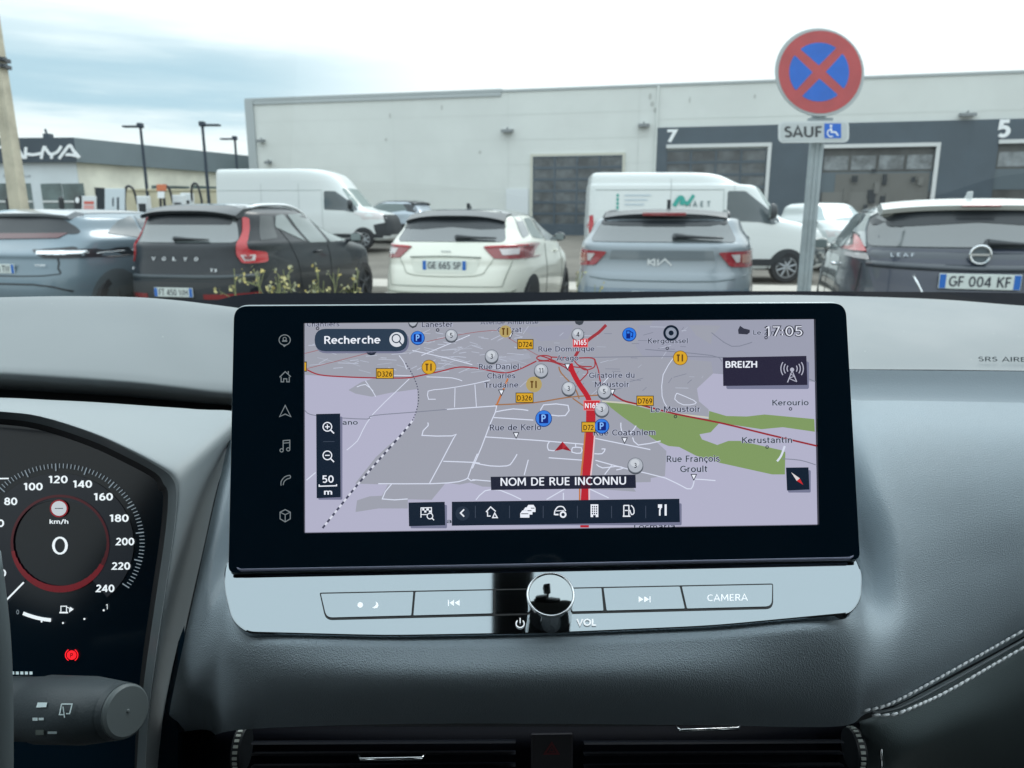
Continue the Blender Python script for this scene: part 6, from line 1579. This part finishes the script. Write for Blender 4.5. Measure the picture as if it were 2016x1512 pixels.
# --- bottom: vents and centre stack
stack = [[(300, 1425, .47), (700, 1430, .45), (1100, 1430, .45), (1500, 1428, .45), (1760, 1420, .47)], [(300, 1470, .46), (700, 1472, .435), (1100, 1472, .435), (1500, 1470, .435), (1760, 1465, .46)], [(300, 1600, .44), (700, 1600, .42), (1100, 1600, .42), (1500, 1600, .42), (1760, 1600, .44)]]
surf('centre_stack', stack, mat('stack black', (.002, .003, .007), .7, spec=.1), nu=5)
VP = Plane(at(1080, 1480, .425), (0, -math.cos(R(28)), math.sin(R(28))))
def vent(name, x0, x1, tab, label, wheelx):
    mb = MB()
    for y in (1462, 1484, 1508, 1535):
        mb.slab([VP.at(x0, y, 0), VP.at(x1, y - 3, 0), VP.at(x1, y + 0, .002), VP.at(x0, y + 3, .002)], -VP.n * .006)
    o = mb.build(name, mat('vent slat', (.004, .006, .011), .5, spec=.1), car); o['label'] = label
    t0, t1, ty, slope = tab
    mb = MB(); P = [VP.at(t0, ty - 6, .003), VP.at(t0 + 5, ty, .006), VP.at((t0 + t1) / 2, ty - slope / 2, .006), VP.at(t1 - 5, ty - slope, .006), VP.at(t1, ty - slope - 7, .003)]
    mb.tube(P, [.0008, .0011, .0011, .0011, .0009], 8); mb.build('vent_tab', chrome, o, smooth=True)
    mb = MB(); r_ = .0135; cN = VP.at(wheelx, 1480, -.008); 
    mb.lathe(cN - Vector((.003, 0, 0)), (1, 0, 0), [(0, r_), (.006, r_)], 40)
    w_ = mb.build('vent_thumbwheel', blackp, o, smooth=True, angle=40)
    mb = MB()
    for k in range(24):
        a_ = 2 * math.pi * k / 24; mb.box(cN + Vector((0, math.cos(a_), math.sin(a_))) * (r_ + .0002), (.0030, .0009, .0018), 0, Matrix.Rotation(a_, 3, 'X'))
    mb.build('thumbwheel_ridges', mat('ridge pale', (.42, .46, .43), .5), w_)
vent('air_vent', 495, 1015, (708, 838, 1491, 2), 'left centre air vent', 468)
vent('air_vent', 1150, 1660, (1330, 1454, 1435, 4), 'right centre air vent', 1692)
mb = MB(); mb.slab([VP.at(x, y, .001) for x, y in ((1045, 1445), (1128, 1444), (1128, 1540), (1045, 1540))], -VP.n * .006); hz = mb.build('hazard_button', mat('hazard black', (.008, .008, .014), .4), car, bevel=.001)
cv = Canvas(lambda x, y, l: VP.at(x, y, l), base=.0016, step=1e-5); hr = mat('hazard red', (.10, .012, .018), .5)
cv.line([(1086, 1462), (1099, 1483), (1072, 1483)], 4.0, hr, closed=True); cv.line([(1086, 1470), (1091, 1479), (1081, 1479)], 1.8, hr, closed=True); cv.build('hazard_symbol', hz)
mb = MB(); P = [at(1729, 1446, .44), at(1735, 1480, .43), at(1737, 1560, .42)]; mb.tube(cr(P, 4), [.0004] + [.0011] * 8, 8); mb.build('chrome_trim', chrome, car, smooth=True)

# --- cabin around and behind the viewer: roof, doors, mirror, floor; rear closed off to cut light
cab = mat('cabin lining', (.05, .055, .06), .85); lin = mat('headliner', (.16, .16, .155), .9)
mb = MB()
mb.slab([Vector((-.70, .20, 1.74)), Vector((.70, .20, 1.74)), Vector((.70, -1.9, 1.74)), Vector((-.70, -1.9, 1.74))], (0, 0, .05)); mb.build('roof_lining', lin, car, bevel=.01)
for s_ in (-1, 1):
    mb = MB()
    mb.box((s_ * .86, -.4, .84), (.06, 3.0, 1.0)); mb.build('door_panel', cab, car, bevel=.02)  # raised to narrow the side windows and darken the lower dash
    mb = MB(); mb.tube([(s_ * .84, 1.02, 1.30), (s_ * .80, .66, 1.53), (s_ * .72, .18, 1.76)], .04, 10); mb.build('windscreen_pillar', lin, car, smooth=True)
    mb = MB(); mb.slab([(s_ * .86, -.45, 1.33), (s_ * .86, -1.95, 1.33), (s_ * .71, -1.9, 1.76), (s_ * .71, -.45, 1.76)], (s_ * .03, 0, 0)); mb.build('rear_side_light_block', cab, car)  # added over the rear side windows to keep light off the dash
mb = MB(); mb.box((0, -.9, .32), (1.7, 3.6, .05)); mb.build('cabin_floor', cab, car)
mb = MB(); mb.box((0, -1.95, .95), (1.7, .08, 1.25)); mb.build('rear_light_block', cab, car)  # unseen, raised high to block light from behind
mb = MB(); mb.box((0, 1.12, .80), (1.7, .05, .85)); mb.build('firewall', cab, car)
for s_ in (-1, 1):
    mb = MB(); mb.box((s_ * .42, -.55, .62), (.5, .5, .22)); mb.box((s_ * .42, -.82, 1.02), (.48, .14, .70)); mb.box((s_ * .42, -.84, 1.47), (.26, .10, .18)); mb.build('front_seat', cab, car, bevel=.05)
mb = MB()
mr = mat('mirror housing', (.008, .009, .010), .5)
mb.box((.001, .345, 1.61), (.044, .085, .07)); mb.box((-.02, .25, 1.60), (.22, .035, .065)); mb.box((-.055, .262, 1.61), (.10, .06, .09)); mb.cyl((.0, .26, 1.60), (.0, .33, 1.62), .008); mb.build('rear_view_mirror', mr, car, bevel=.015)  # last box extends the housing left to darken the knob's reflection

# --- windscreen pane
wsm = bpy.data.materials.new('windscreen glass'); wsm.use_nodes = True
_n = wsm.node_tree; _n.nodes.clear()
_t = N(_n, 'ShaderNodeBsdfTransparent'); _t.inputs[0].default_value = (.97, .985, .985, 1)
_g = N(_n, 'ShaderNodeBsdfGlossy'); _g.inputs['Roughness'].default_value = .02
_m = N(_n, 'ShaderNodeMixShader'); _m.inputs[0].default_value = .05
_o = N(_n, 'ShaderNodeOutputMaterial')
_n.links.new(_t.outputs[0], _m.inputs[1]); _n.links.new(_g.outputs[0], _m.inputs[2]); _n.links.new(_m.outputs[0], _o.inputs[0])
rows = []
for k in range(13):
    t = k / 12; r = []
    for j in range(17):
        u = j / 8 - 1; wx = .95 - .22 * t
        r.append(Vector((wx * u, 1.24 - 1.04 * t - .14 * u * u * (1 - .5 * t), 1.25 + .50 * t + .03 * math.sin(math.pi * t))))
    rows.append(r)
mb = MB(); mb.grid(rows); mb.build('windscreen', wsm, car, smooth=True)
